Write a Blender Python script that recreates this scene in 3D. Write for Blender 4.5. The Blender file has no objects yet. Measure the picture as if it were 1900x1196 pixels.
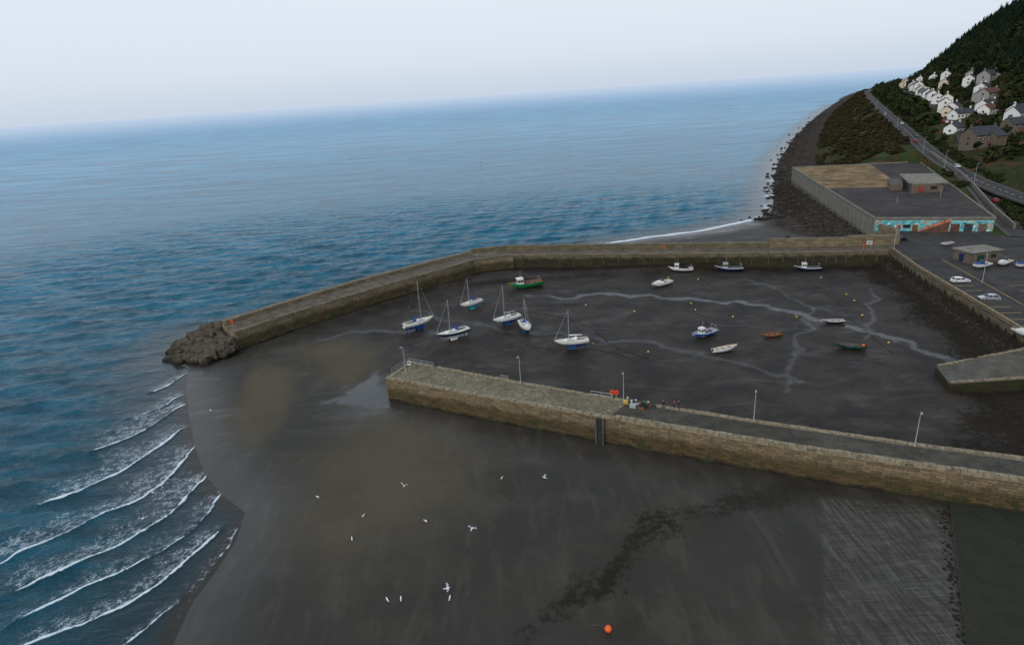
import bpy, math, random
import numpy as np
from mathutils import Vector, Matrix
random.seed(7); rng=np.random.default_rng(7)
SC=bpy.context.scene; COL=bpy.context.collection
# ------------------------------------------------------------------ helpers
def ss(a,b,x):
    t=np.clip((np.asarray(x,float)-a)/(b-a),0,1); return t*t*(3-2*t)
def vn(x,y,s,seed=0):
    r=np.random.default_rng(seed+100); T=r.random((256,256))
    u=np.asarray(x)/s+37.3; v=np.asarray(y)/s+11.7
    i=np.floor(u).astype(int); j=np.floor(v).astype(int); a=u-i; b=v-j
    a=a*a*(3-2*a); b=b*b*(3-2*b)
    g=lambda p,q:T[p%256,q%256]
    return (g(i,j)*(1-a)+g(i+1,j)*a)*(1-b)+(g(i,j+1)*(1-a)+g(i+1,j+1)*a)*b
def fbm(x,y,s,seed=0,o=4):
    t=0;w=0
    for k in range(o):
        t=t+vn(x,y,s/2**k,seed+k*7)*.5**k; w+=.5**k
    return t/w
def smooth_poly(pts,n=6):
    P=[np.array(p,float) for p in pts]; out=[]
    for i in range(len(P)-1):
        p0=P[max(i-1,0)];p1=P[i];p2=P[i+1];p3=P[min(i+2,len(P)-1)]
        for k in range(n):
            t=k/n
            out.append(.5*((2*p1)+(-p0+p2)*t+(2*p0-5*p1+4*p2-p3)*t*t+(-p0+3*p1-3*p2+p3)*t**3))
    out.append(P[-1]); return np.array(out)
def pdist(x,y,pts,closed=False):
    """distance, side sign, param index of nearest point on polyline"""
    best=np.full(x.shape,1e9); side=np.zeros(x.shape); par=np.zeros(x.shape)
    n=len(pts); R=range(n if closed else n-1)
    for i in R:
        ax,ay=pts[i][0],pts[i][1]; bx,by=pts[(i+1)%n][0],pts[(i+1)%n][1]
        dx,dy=bx-ax,by-ay; L2=dx*dx+dy*dy+1e-12
        t=np.clip(((x-ax)*dx+(y-ay)*dy)/L2,0,1)
        d=np.hypot(x-ax-t*dx,y-ay-t*dy)
        m=d<best; best=np.where(m,d,best)
        side=np.where(m,np.sign(dx*(y-ay)-dy*(x-ax)),side); par=np.where(m,i+t,par)
    return best,side,par
def inside(x,y,pts):
    c=np.zeros(x.shape,bool); n=len(pts)
    for i in range(n):
        ax,ay=pts[i][0],pts[i][1]; bx,by=pts[(i+1)%n][0],pts[(i+1)%n][1]
        if ay==by: continue
        m=((ay>y)!=(by>y))&(x<(bx-ax)*(y-ay)/(by-ay)+ax); c^=m
    return c
def sdf(x,y,pts):
    d,_,_=pdist(x,y,pts,True); return np.where(inside(x,y,pts),d,-d)
# ------------------------------------------------------------------ node materials
def newmat(name):
    m=bpy.data.materials.new(name); m.use_nodes=True; nt=m.node_tree
    return m,nt,nt.nodes['Principled BSDF']
def N(nt,t,**k):
    n=nt.nodes.new(t)
    for a,b in k.items():
        if hasattr(n,a): setattr(n,a,b)
    return n
def mixc(nt,fac,a,b,bt='MIX'):
    n=N(nt,'ShaderNodeMix'); n.data_type='RGBA'; n.blend_type=bt
    for i,v in ((0,fac),(6,a),(7,b)):
        if hasattr(v,'type') and not isinstance(v,(tuple,list)): nt.links.new(v,n.inputs[i])
        elif i==0: n.inputs[0].default_value=v
        else: n.inputs[i].default_value=(*v,1)
    return n.outputs[2]
def mth(nt,op,a,b=None,clamp=False):
    n=N(nt,'ShaderNodeMath'); n.operation=op; n.use_clamp=clamp
    for i,v in enumerate((a,b)):
        if v is None: continue
        if isinstance(v,(int,float)): n.inputs[i].default_value=v
        else: nt.links.new(v,n.inputs[i])
    return n.outputs[0]
def mrange(nt,v,a,b,c=0,d=1,smooth=True):
    n=N(nt,'ShaderNodeMapRange'); n.interpolation_type='SMOOTHSTEP' if smooth else 'LINEAR'
    nt.links.new(v,n.inputs[0]); n.inputs[1].default_value=a;n.inputs[2].default_value=b;n.inputs[3].default_value=c;n.inputs[4].default_value=d
    return n.outputs[0]
def coords(nt,kind='pos',scale=(1,1,1),rot=0):
    if kind=='pos': o=N(nt,'ShaderNodeNewGeometry').outputs['Position']
    elif kind=='uv': o=N(nt,'ShaderNodeTexCoord').outputs['UV']
    else: o=N(nt,'ShaderNodeTexCoord').outputs['Object']
    mp=N(nt,'ShaderNodeMapping'); nt.links.new(o,mp.inputs[0]); mp.inputs['Scale'].default_value=scale; mp.inputs['Rotation'].default_value=(0,0,rot)
    return mp.outputs[0]
def noise(nt,vec,scale,detail=5,rough=.6,dist=0):
    n=N(nt,'ShaderNodeTexNoise'); nt.links.new(vec,n.inputs['Vector']); n.inputs['Scale'].default_value=scale
    n.inputs['Detail'].default_value=detail; n.inputs['Roughness'].default_value=rough; n.inputs['Distortion'].default_value=dist
    return n.outputs['Fac']
def bump(nt,h,strength,dist,normal=None):
    b=N(nt,'ShaderNodeBump'); nt.links.new(h,b.inputs['Height']); b.inputs['Strength'].default_value=strength; b.inputs['Distance'].default_value=dist
    if normal is not None: nt.links.new(normal,b.inputs['Normal'])
    return b.outputs[0]
def simple(name,c,rough=.5,var=.25,scale=1.5,metal=0,bmp=0,dirt=None,kind='obj'):
    m,nt,b=newmat(name); v=coords(nt,kind)
    n=noise(nt,v,scale,6,.65)
    lo=tuple(x*(1-var) for x in c); hi=tuple(min(1,x*(1+var)) for x in c)
    col=mixc(nt,mrange(nt,n,.3,.7),lo,hi)
    if dirt:
        n2=noise(nt,v,scale*.4,7,.7); col=mixc(nt,mth(nt,'MULTIPLY',mrange(nt,n2,.5,.7),.7),col,dirt)
    nt.links.new(col,b.inputs['Base Color']); b.inputs['Roughness'].default_value=rough; b.inputs['Metallic'].default_value=metal
    if rough>=.8: b.inputs['Specular IOR Level'].default_value=.2
    if bmp: nt.links.new(bump(nt,n,.6,bmp),b.inputs['Normal'])
    return m
M={}
def S(key,*a,**k):
    if key not in M: M[key]=simple(key,*a,**k)
    return M[key]
S('white_gelcoat',(.72,.72,.7),.3,.08,1.2,dirt=(.5,.47,.4)); S('cream_gelcoat',(.55,.51,.42),.35,.1); S('navy_paint',(.012,.025,.09),.3,.2); S('blue_paint',(.012,.07,.3),.35,.2)
S('green_paint',(.012,.18,.05),.4,.25); S('dark_green_paint',(.008,.045,.03),.5,.3); S('teal_paint',(.03,.3,.33),.4,.2); S('red_paint',(.4,.03,.02),.4,.2); S('orange_plastic',(.8,.12,.015),.4,.1)
S('antifoul_blue',(.01,.06,.2),.7,.3,3,dirt=(.06,.06,.05)); S('antifoul_brown',(.10,.035,.022),.8,.3,3,dirt=(.06,.06,.05)); S('brown_wood',(.16,.07,.03),.5,.4,4); S('varnish_wood',(.27,.12,.05),.35,.3,6)
S('black_rubber',(.015,.015,.016),.7,.2); S('window_glass',(.02,.025,.03),.08,.2); S('aluminium',(.55,.56,.58),.35,.1,metal=.6); S('galvanised',(.42,.44,.45),.45,.15,metal=.3)
S('grey_deck',(.32,.34,.35),.6,.15); S('dark_sole',(.05,.055,.05),.7,.3); S('yellow_buoy',(.5,.32,.06),.5,.2); S('car_white',(.75,.76,.78),.2,.03); S('car_silver',(.45,.5,.53),.22,.05,metal=.3); S('car_dark',(.02,.022,.028),.2,.1); S('car_red',(.35,.02,.02),.25,.1); S('car_blue',(.03,.07,.2),.25,.1)
S('feather_white',(.8,.8,.78),.7,.05); S('feather_grey',(.38,.4,.43),.7,.1); S('beak_yellow',(.7,.4,.05),.5,.1); S('skin_tone',(.5,.3,.22),.6,.1); S('dark_cloth',(.03,.03,.04),.9,.3); S('red_cloth',(.22,.04,.05),.9,.3); S('hair_brown',(.05,.03,.02),.8,.2)
S('rope',(.1,.08,.06),.9,.3); S('sail_cover_blue',(.02,.07,.25),.8,.15); S('fish_net',(.2,.08,.04),.9,.5,6)
S('concrete',(.2,.19,.16),.9,.25,.5,bmp=.03,dirt=(.09,.085,.07)); S('concrete_dark',(.09,.085,.07),.9,.3,.4,bmp=.03,dirt=(.05,.05,.04)); S('render_white',(.72,.72,.69),.9,.06,.3); S('render_cream',(.62,.54,.40),.9,.06,.3); S('render_grey',(.3,.29,.27),.9,.1,.3); S('stone_brown',(.14,.11,.085),.9,.25,1.2)
S('roof_slate',(.05,.052,.06),.8,.25,.8); S('roof_tile',(.12,.06,.045),.85,.25,.8); S('door_red',(.3,.04,.03),.5,.2); S('road_paint',(.6,.6,.56),.7,.15,2); S('road_paint_yellow',(.5,.36,.08),.7,.15,2); S('pavement_grey',(.075,.072,.066),.9,.2,.6)
# ------------------------------------------------------------------ mesh builder
class MB:
    def __init__(s): s.v=[];s.f=[];s.m=[];s.uv=[];s.mats=[]
    def mi(s,mat):
        mat=M[mat] if isinstance(mat,str) else mat
        if mat not in s.mats: s.mats.append(mat)
        return s.mats.index(mat)
    def add(s,V,F,mat,uv=None):
        o=len(s.v); s.v+= [tuple(p) for p in V]; k=s.mi(mat)
        for i,f in enumerate(F):
            s.f.append(tuple(o+j for j in f)); s.m.append(k); s.uv.append(uv[i] if uv else None)
    def box(s,c,d,mat,rot=0,tx=1,ty=1):
        cx,cy,cz=c;w,l,h=d[0]/2,d[1]/2,d[2]/2; V=[]
        for z,a,b in((-h,1,1),(h,tx,ty)):
            for x,y in((-w*a,-l*b),(w*a,-l*b),(w*a,l*b),(-w*a,l*b)):
                V.append((cx+x*math.cos(rot)-y*math.sin(rot),cy+x*math.sin(rot)+y*math.cos(rot),cz+z))
        s.add(V,[(3,2,1,0),(4,5,6,7),(0,1,5,4),(1,2,6,5),(2,3,7,6),(3,0,4,7)],mat)
    def cyl(s,a,b,r0,r1,mat,n=8,cap=True):
        a=Vector(a);b=Vector(b);d=(b-a).normalized(); u=d.orthogonal().normalized(); w=d.cross(u); V=[]
        for p,r in((a,r0),(b,r1)):
            for i in range(n):
                t=2*math.pi*i/n; V.append(p+u*math.cos(t)*r+w*math.sin(t)*r)
        F=[(i,(i+1)%n,n+(i+1)%n,n+i) for i in range(n)]
        if cap: F+=[tuple(range(n-1,-1,-1)),tuple(range(n,2*n))]
        s.add(V,F,mat)
    def path(s,pts,r,mat,n=6):
        for a,b in zip(pts[:-1],pts[1:]): s.cyl(a,b,r,r,mat,n)
    def sph(s,c,r,mat,n=12,k=8,rotz=0,jit=0):
        if isinstance(r,(int,float)): r=(r,r,r)
        V=[];F=[]
        for i in range(k+1):
            ph=math.pi*i/k
            for j in range(n):
                t=2*math.pi*j/n; q=1+jit*(random.random()-.5)
                x=r[0]*math.sin(ph)*math.cos(t)*q;y=r[1]*math.sin(ph)*math.sin(t)*q
                V.append((c[0]+x*math.cos(rotz)-y*math.sin(rotz),c[1]+x*math.sin(rotz)+y*math.cos(rotz),c[2]+r[2]*math.cos(ph)*q))
        for i in range(k):
            for j in range(n): F.append((i*n+j,(i+1)*n+j,(i+1)*n+(j+1)%n,i*n+(j+1)%n))
        s.add(V,F,mat)
    def torus(s,c,R,r,mat,axis='y',n=20,k=8):
        V=[];F=[]
        for i in range(n):
            t=2*math.pi*i/n
            for j in range(k):
                a=2*math.pi*j/k; q=R+r*math.cos(a); h=r*math.sin(a)
                p=(q*math.cos(t),h,q*math.sin(t)) if axis=='y' else ((h,q*math.cos(t),q*math.sin(t)) if axis=='x' else (q*math.cos(t),q*math.sin(t),h))
                V.append((c[0]+p[0],c[1]+p[1],c[2]+p[2]))
        for i in range(n):
            for j in range(k): F.append((i*k+j,((i+1)%n)*k+j,((i+1)%n)*k+(j+1)%k,i*k+(j+1)%k))
        s.add(V,F,mat)
    def prism(s,pts,z0,z1,mtop,mside=None,top=True,bottom=False):
        """closed polygon (ccw) extruded; z0,z1 scalars or lists; side uvs = metres"""
        n=len(pts); z0=[z0]*n if isinstance(z0,(int,float)) else z0; z1=[z1]*n if isinstance(z1,(int,float)) else z1
        V=[(p[0],p[1],z0[i]) for i,p in enumerate(pts)]+[(p[0],p[1],z1[i]) for i,p in enumerate(pts)]
        if top: s.add(V,[tuple(range(n,2*n))],mtop,[[(p[0],p[1]) for p in pts]])
        if bottom: s.add(V,[tuple(range(n-1,-1,-1))],mside or mtop)
        L=0;F=[];U=[]
        for i in range(n):
            j=(i+1)%n; l=math.hypot(pts[j][0]-pts[i][0],pts[j][1]-pts[i][1])
            F.append((i,j,n+j,n+i)); U.append([(L,z0[i]),(L+l,z0[j]),(L+l,z1[j]),(L,z1[i])]); L+=l
        s.add(V,F,mside or mtop,U)
    def strip(s,A,B,mat):
        """A,B lists of 3d points"""
        n=len(A);V=list(A)+list(B);L=0;F=[];U=[]
        for i in range(n-1):
            l=math.dist(A[i],A[i+1]);w=math.dist(A[i],B[i])
            F.append((i,i+1,n+i+1,n+i));U.append([(L,0),(L+l,0),(L+l,w),(L,w)]);L+=l
        s.add(V,F,mat,U)
    def obj(s,name,loc=(0,0,0),rot=(0,0,0),smooth=False,parent=None,angle=None):
        me=bpy.data.meshes.new(name); me.from_pydata(s.v,[],s.f)
        for m in s.mats: me.materials.append(m)
        me.polygons.foreach_set('material_index',s.m)
        ul=me.uv_layers.new(name='UVMap')
        if any(u is not None for u in s.uv):
            buf=[]
            for f,u in zip(s.f,s.uv):
                buf+= [c for p in u for c in p] if u is not None else [0.0]*(2*len(f))
            ul.data.foreach_set('uv',buf)
        if smooth: me.polygons.foreach_set('use_smooth',[True]*len(s.f))
        me.update()
        if smooth:
            try: me.set_sharp_from_angle(angle=math.radians(angle or 35))
            except Exception: pass
        o=bpy.data.objects.new(name,me); COL.objects.link(o); o.location=loc; o.rotation_euler=rot
        if parent: o.parent=parent
        return o
def group(name,loc,rz=0,parts=None,tilt=(0,0),smooth=()):
    e=bpy.data.objects.new(name,None); COL.objects.link(e); e.location=loc; e.rotation_euler=(tilt[0],tilt[1],rz); e.empty_display_size=.3
    for k,mb in parts.items(): mb.obj(k,parent=e,smooth=(k in smooth))
    return e
# ------------------------------------------------------------------ survey of the place (metres)
WL=[(-42,-60),(-42.2,30),(-42.2,56.1),(-42.9,62.4),(-42.2,68),(-41.9,74.5),(-43.1,80.8),(-48.4,85.5),(-54.5,92.3),(-60.4,101.7),(-67.9,115.1),(-74.9,128.7),(-80.3,141.5),(-88,151),(-88,165),(-78,160),(-68,170),(-50,192),(-30,209),(-12,221.5),(0,223),(22,219),(36.3,238),(56.5,245.3),(79.9,250.4),(107.5,264),(123.5,284.6),(142.3,326.1),(165.8,381.3),(200.1,456.1),(273.3,597.6),(383.3,798),(538,1068.8),(846.7,1583.8),(1000,1800),(1800,1800),(1800,-60)]
COAST=np.array([(107.5,264),(123.5,284.6),(142.3,326.1),(165.8,381.3),(200.1,456.1),(273.3,597.6),(383.3,798),(538,1068.8),(846.7,1583.8),(1300,2330)])
ROAD=[(163,-40,8),(166,60,8),(172,120,8.5),(180,170,9),(191.9,226,10),(198.7,248,10),(208,277,10.5),(219,308,12),(230,337,14),(248,379,17),(270,428,20),(308,509,23),(380,653,26),(470,826,27.5),(540,955,28),(625,1100,26),(905,1584,14),(1150,1900,10)]
LROAD=[(212,287,11),(200,262,9.2),(188,238,7.4),(173,210,5.7),(163.5,190,5.4)]
QUAY=[(118.3,185.5),(113.0,164.1),(109,141.3),(104.2,115.5),(97,80),(88,30)]
EROCK=[(114.6,189.5),(106.7,148.4),(100.2,123.9),(89.4,101.9),(79.5,84.3),(70,66),(60,40)]
BLD=[(127.8,211),(161.1,199.6),(226,340),(161.6,350)]
def road_x(Y): r=np.array(ROAD); return np.interp(Y,r[:,1],r[:,0])
def road_z(Y): r=np.array(ROAD); return np.interp(Y,r[:,1],r[:,2])
def land_z(x,y):
    """height of the ground"""
    wd=sdf(x,y,WL)
    z=np.clip(wd*.03,-2.5,.12)+.04*(fbm(x,y,9,3)-.5)*ss(2,8,wd)
    q=np.array(QUAY)[::-1]; e=np.array(EROCK)[::-1]
    qx=np.interp(y,q[:,1],q[:,0]); ex=np.interp(y,e[:,1],e[:,0])
    bank=ss(0,1,(x-ex)/(qx-ex+.01))*2.2*(y<200)
    z=np.where((y<192)&(x>ex),np.maximum(z,bank+.12),z)
    rx=road_x(y); rz=road_z(y); cx=np.interp(y,COAST[:,1],COAST[:,0])
    u=(x-cx)/np.maximum(rx-cx,20)
    prof=np.where(u<.32,2.6*np.clip(u/.32,-1,1),2.6+(rz-2.6)*ss(.3,.97,u))
    d=x-rx
    taper=ss(1400,700,y)
    up=rz+.2*np.clip(d,0,60)*(.3+.7*taper)+ (ss(50,150,d)*70*taper*(.65+.35*ss(1150,820,y)))+ss(150,420,d)*45*taper
    hill=np.where(d>0,up,prof)
    hill=hill+(fbm(x,y,30,9)-.5)*7*ss(.35,.6,u)*ss(240,330,y)*ss(4,18,np.abs(d))
    flat=5.0+(rz-5)*ss(rx-24,rx-7,x); flat=np.where(d>0,up,flat)
    k=ss(200,214,y)
    low=np.where(x>qx,flat,-5)
    zl=np.where(y<200,low,flat*(1-k)+hill*k)
    z2=np.where(y>=200,np.where(x>cx,np.maximum(z,zl),z),np.maximum(z,zl))
    bx=np.interp(y,[200,211,350],[124.5,127.8,161.6])
    beach=(y>=196)&(y<350)&(x<bx)
    zb=np.clip(wd*.045,-2.5,2.2); z2=np.where(beach,zb,z2)
    ins=inside(x,y,BLD); z2=np.where(ins,np.minimum(z2,4.6),z2)
    for R in (ROAD,LROAD):
        dd,_,pr=pdist(x,y,R); zz=np.interp(pr,np.arange(len(R)),[a[2] for a in R])
        w=ss(13,6,dd)*(~ins)*(x>bx+1)
        z2=z2*(1-w)+(zz-.12)*w
    return z2,wd
def gz(x,y): return float(land_z(np.array([float(x)]),np.array([float(y)]))[0][0])
def grid_obj(name,xs,ys,zfun):
    X,Y=np.meshgrid(xs,ys); nx,ny=len(xs),len(ys)
    x=X.ravel();y=Y.ravel(); z,extra=zfun(x,y)
    me=bpy.data.meshes.new(name); n=nx*ny
    me.vertices.add(n); me.vertices.foreach_set('co',np.stack([x,y,z],1).astype('f').ravel())
    i=np.arange(ny-1)[:,None]*nx+np.arange(nx-1)[None,:]; i=i.ravel()
    q=np.stack([i,i+1,i+nx+1,i+nx],1).ravel().astype('i')
    nf=len(i); me.loops.add(nf*4); me.loops.foreach_set('vertex_index',q)
    me.polygons.add(nf); me.polygons.foreach_set('loop_start',(np.arange(nf)*4).astype('i')); 
    me.polygons.foreach_set('use_smooth',np.ones(nf,bool))
    me.update(calc_edges=True)
    for k,a in extra.items():
        at=me.color_attributes.new(k,'FLOAT_COLOR','POINT')
        b=np.ones((n,4),'f'); b[:,:a.shape[1]]=a; at.data.foreach_set('color',b.ravel())
    o=bpy.data.objects.new(name,me); COL.objects.link(o); return o
# ------------------------------------------------------------------ ground
GRAVEL=[(-81,139),(-68.6,143.2),(-63.3,138.7),(-61.6,121.5),(-59.6,107.5),(-65.6,112.6),(-73.5,125.8)]
TANA=[(-66.2,136.1),(-60.9,143.2),(-50.2,136.6),(-45.7,119.2),(-45.2,103.6),(-47,97.3),(-53.2,100.8),(-59.5,109.6),(-61.6,121.5)]
TANB=[(-59.9,148.3),(-44.3,153),(-32,143.5),(-31.7,130.6),(-31.8,118.4),(-43.9,129.6),(-51.9,140.1)]
POOL=[(-31.7,130.6),(-27.4,114.6),(-21.5,110.6),(-29.6,113.3),(-40.6,117.2),(-36.5,119.1)]
TANC=[(-35.7,106.4),(-26.1,111.6),(-11.4,103.2),(-6.1,91.5),(-7.6,81),(-13.5,72.8),(-21.4,66.1),(-30.2,66.9),(-37,78.9),(-38.1,93.6)]
WEED=[(42.6,77.5),(33.9,75.8),(21.2,72.8),(12,65),(4.2,58.3),(-.6,52.8),(-5,46)]
WEED2=[(33.2,81),(43.1,76.8),(35.9,71.3),(30,76)]
APRON=[(43.2,75.5),(59.2,71),(45.9,49.1),(40,38),(26,40),(31.5,50.2)]
HARB=[(-58,160),(-40,182),(-20,203),(-10,210),(0,213),(47,202),(88,192.5),(116,188),(118,186),(97,80),(70,74),(60,79),(20,98.5),(-22,123),(-27,140),(-40,155)]
CHANS=[([(2,181),(14,177),(28,175),(50,168),(68,156),(82,138),(90,120),(93,108)],1.5,.75),([(-30,172),(-14,162),(2,150),(22,143),(40,132),(58,112)],1.0,.45),([(72,186),(78,165),(76,148),(64,128),(52,108)],.9,.4),([(100,165),(92,146),(80,132)],.7,.5),([(-52,152),(-40,158),(-28,156),(-16,150)],1.6,.5)]
NF=[(-26.5,115.6),(-7,104.9),(14.2,93.8),(43,79.5),(66.8,68.8),(100,54)]
def ground_fun(x,y):
    z,wd=land_z(x,y)
    wx=x+(fbm(x,y,6,21)-.5)*7; wy=y+(fbm(x,y,6,22)-.5)*7
    wx2=x+(fbm(x,y,3,31)-.5)*4; wy2=y+(fbm(x,y,3,32)-.5)*4
    near=(x<140)&(y<280)
    A=np.zeros((len(x),3));B=np.zeros((len(x),3));C=np.zeros((len(x),3))
    i=np.where(near)[0]; a,b=wx[i],wy[i]; a2,b2=wx2[i],wy2[i]
    tan=np.maximum.reduce([ss(-1.5,5,sdf(a2,b2,TANA)),ss(-3,5,sdf(a,b,TANB))*.95,ss(-7,12,sdf(a,b,TANC))*.95])
    A[i,0]=tan*(.55+.7*(fbm(x[i],y[i],9,61))); A[i,1]=ss(-1.5,2.5,sdf(a2,b2,GRAVEL))
    dw,_,pr=pdist(a,b2,WEED); wid=np.interp(pr,[0,1,2,3,4,5,6],[5,3.6,3.6,4,2.8,2.6,2])
    A[i,2]=np.maximum(np.clip(1.15-dw/wid,0,1)*(.15+1.0*fbm(x[i],y[i],7,62)),ss(-3,4,sdf(a2,b2,WEED2))*.75)
    harb=ss(-2,2,sdf(a,b,HARB)); C[i,1]=harb
    q=np.array(QUAY)[::-1]; e=np.array(EROCK)[::-1]
    qx=np.interp(y,q[:,1],q[:,0]); ex=np.interp(y,e[:,1],e[:,0])
    bk=ss(-16,1,wx-ex+(fbm(x,y,9,63)-.5)*14)*(y<192)*ss(55,75,y)
    A[:,2]=np.maximum(A[:,2],bk*.8*(.5+.8*fbm(x,y,5,64)))
    dn,_,_=pdist(x[i],y[i],[(-12,209),(0,213),(47,201),(88,191.5),(117,187)])
    A[i,2]=np.maximum(A[i,2],ss(8,1,dn+(fbm(x[i],y[i],4,5)-.5)*9)*.8*harb)
    pool=ss(-1,1,sdf(a2,b2,POOL))
    for P_,w_,s_ in CHANS:
        dc,_,_=pdist(a,b,smooth_poly(P_,4)); pool=np.maximum(pool,s_*ss(w_,w_*.3,dc)*ss(.25,.55,fbm(x[i],y[i],11,77)+.15))
    dpf,_,_=pdist(x[i],y[i],NF)
    wetband=np.maximum(ss(14,0,wd[i]),ss(16,2,dpf)*(1-harb)*.8)
    B[i,2]=pool; C[i,2]=wetband
    C[i,0]=ss(-.3,.6,sdf(x[i],y[i],APRON))
    rx=road_x(y); cx=np.interp(y,COAST[:,1],COAST[:,0])
    u=(wx-cx)/np.maximum(rx-cx,20)
    land=((y>206)&(x>np.interp(y,[200,211,350],[124.5,127.8,161.6])))|((y<=206)&(x>qx+.5))|(y>264)
    B[:,0]=ss(.3,.42,u)*land; B[:,0]=np.where((y<206)&land,ss(150,160,x),B[:,0])
    rb=((y>225)&(x<cx+400))|(x>118)
    B[:,1]=np.where(rb&(y>200),ss(-.2,.02,u),0)
    B[:,1]=np.where((y>200)&(y<264),ss(104,116,wx2)*ss(206,214,wy2),B[:,1])
    return z,{'mA':np.clip(A,0,1),'mB':B,'mC':C}
def seg(a,b,st): return list(np.arange(a,b,st))
gx=seg(-150,-95,2.5)+seg(-95,120,.6)+seg(120,300,2.2)+seg(300,760,6)+seg(760,1800,40)
gy=seg(-50,40,6)+seg(40,216,.6)+seg(216,290,1.2)+seg(290,560,3)+seg(560,1200,8)+seg(1200,2000,25)
ground=grid_obj('ground',np.array(gx),np.array(gy),ground_fun)
def ground_mat():
    m,nt,b=newmat('shore_ground'); L=nt.links.new
    def att(n):
        a=N(nt,'ShaderNodeAttribute'); a.attribute_name=n; s=N(nt,'ShaderNodeSeparateColor'); L(a.outputs['Color'],s.inputs[0]); return s.outputs
    A=att('mA');B=att('mB');C=att('mC'); pos=coords(nt)
    n1=noise(nt,pos,.12,8,.62); n2=noise(nt,pos,.9,8,.7); n3=noise(nt,pos,4,6,.7); nb=noise(nt,pos,.035,4,.5)
    fl=noise(nt,coords(nt,scale=(1,.25,1),rot=-.35),.35,7,.65,.8)
    # wet sand
    col=mixc(nt,mrange(nt,n1,.3,.7),(.027,.024,.018),(.046,.041,.031))
    col=mixc(nt,mrange(nt,nb,.35,.65),col,(.032,.030,.025))
    col=mixc(nt,mth(nt,'MULTIPLY',mrange(nt,fl,.48,.68),.5),col,(.064,.057,.043))
    tan=mixc(nt,n2,(.078,.067,.047),(.118,.101,.071))
    col=mixc(nt,mth(nt,'MULTIPLY',A[0],.9),col,tan)
    # harbour mud
    mud=mixc(nt,mrange(nt,n1,.38,.62),(.018,.015,.012),(.038,.031,.025))
    n4=noise(nt,coords(nt,scale=(1,2.2,1),rot=.5),.25,8,.75,1.2)
    mud=mixc(nt,mth(nt,'MULTIPLY',mrange(nt,n4,.54,.66),.75),mud,(.010,.009,.008))
    mud=mixc(nt,mth(nt,'MULTIPLY',mrange(nt,n2,.58,.72),.4),mud,(.066,.054,.042))
    col=mixc(nt,C[1],col,mud)
    grav=mixc(nt,mrange(nt,n3,.4,.6),(.016,.016,.014),(.06,.058,.048)); col=mixc(nt,mth(nt,'MULTIPLY',A[1],.85),col,grav)
    # concrete apron, washed light along the fall of the slope
    st=noise(nt,coords(nt,scale=(2.2,.22,1),rot=.5),.9,8,.75); st2=noise(nt,coords(nt,scale=(.2,3,1),rot=.3),1.2,5,.7)
    apf=mth(nt,'ADD',mth(nt,'MULTIPLY',st,.65),mth(nt,'MULTIPLY',st2,.35))
    ap=mixc(nt,mrange(nt,apf,.42,.66),(.034,.031,.026),(.115,.108,.095)); col=mixc(nt,mth(nt,'MULTIPLY',C[0],mrange(nt,n1,.3,.6,.4,.95)),col,ap)
    # rock beach and vegetation
    vor=N(nt,'ShaderNodeTexVoronoi'); L(pos,vor.inputs['Vector']); vor.inputs['Scale'].default_value=.6; vs=N(nt,'ShaderNodeSeparateColor'); L(vor.outputs['Color'],vs.inputs[0])
    rk=mixc(nt,vs.outputs[0],(.022,.018,.015),(.066,.053,.044)); rk=mixc(nt,mrange(nt,n1,.45,.6),rk,(.026,.022,.016)); col=mixc(nt,B[1],col,rk)
    gr=mixc(nt,mrange(nt,n2,.35,.65),(.014,.022,.008),(.038,.046,.016)); gr=mixc(nt,mrange(nt,n1,.5,.62),gr,(.075,.042,.024)); gr=mixc(nt,mrange(nt,nb,.55,.65),gr,(.035,.055,.018)); col=mixc(nt,B[0],col,gr)
    # weed
    wn=mth(nt,'ADD',mth(nt,'MULTIPLY',n2,.9),mth(nt,'MULTIPLY',n3,.6)); wf=mrange(nt,mth(nt,'ADD',A[2],mth(nt,'MULTIPLY',mth(nt,'SUBTRACT',wn,.75),1.8)),.28,.78)
    weed=mixc(nt,n3,(.009,.008,.006),(.032,.025,.017)); col=mixc(nt,mth(nt,'MULTIPLY',wf,.85),col,weed)
    col=mixc(nt,mth(nt,'MULTIPLY',B[2],.6),col,(.026,.036,.038))
    L(col,b.inputs['Base Color'])
    pud=mrange(nt,noise(nt,coords(nt,scale=(.6,1.6,1),rot=.4),.10,9,.68,1.0),.5,.66)
    wet=mth(nt,'MULTIPLY',pud,mth(nt,'SUBTRACT',1,B[0],True))
    dry=mth(nt,'MAXIMUM',mth(nt,'MAXIMUM',B[0],B[1]),mth(nt,'MAXIMUM',A[0],wf))
    r=mth(nt,'SUBTRACT',.62,mth(nt,'MULTIPLY',wet,.22)); r=mth(nt,'SUBTRACT',r,mth(nt,'MULTIPLY',C[2],.26)); r=mth(nt,'ADD',r,mth(nt,'MULTIPLY',dry,.4),True)
    r=mth(nt,'SUBTRACT',r,mth(nt,'MULTIPLY',B[2],.45),True); r=mth(nt,'MAXIMUM',r,.08); L(r,b.inputs['Roughness'])
    sp=mth(nt,'ADD',mrange(nt,dry,0,1,.17,.05),mth(nt,'MULTIPLY',mth(nt,'MAXIMUM',C[2],B[2]),.28)); L(sp,b.inputs['Specular IOR Level'])
    rip=N(nt,'ShaderNodeTexWave'); L(coords(nt,rot=.9),rip.inputs['Vector']); rip.inputs['Scale'].default_value=1.1; rip.inputs['Distortion'].default_value=9; rip.inputs['Detail'].default_value=3; rip.inputs['Detail Scale'].default_value=.6
    h=mth(nt,'ADD',mth(nt,'MULTIPLY',rip.outputs['Fac'],.12),mth(nt,'MULTIPLY',n2,1.0)); h=mth(nt,'ADD',h,mth(nt,'MULTIPLY',n3,mth(nt,'ADD',.15,mth(nt,'MULTIPLY',dry,1.2))))
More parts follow.
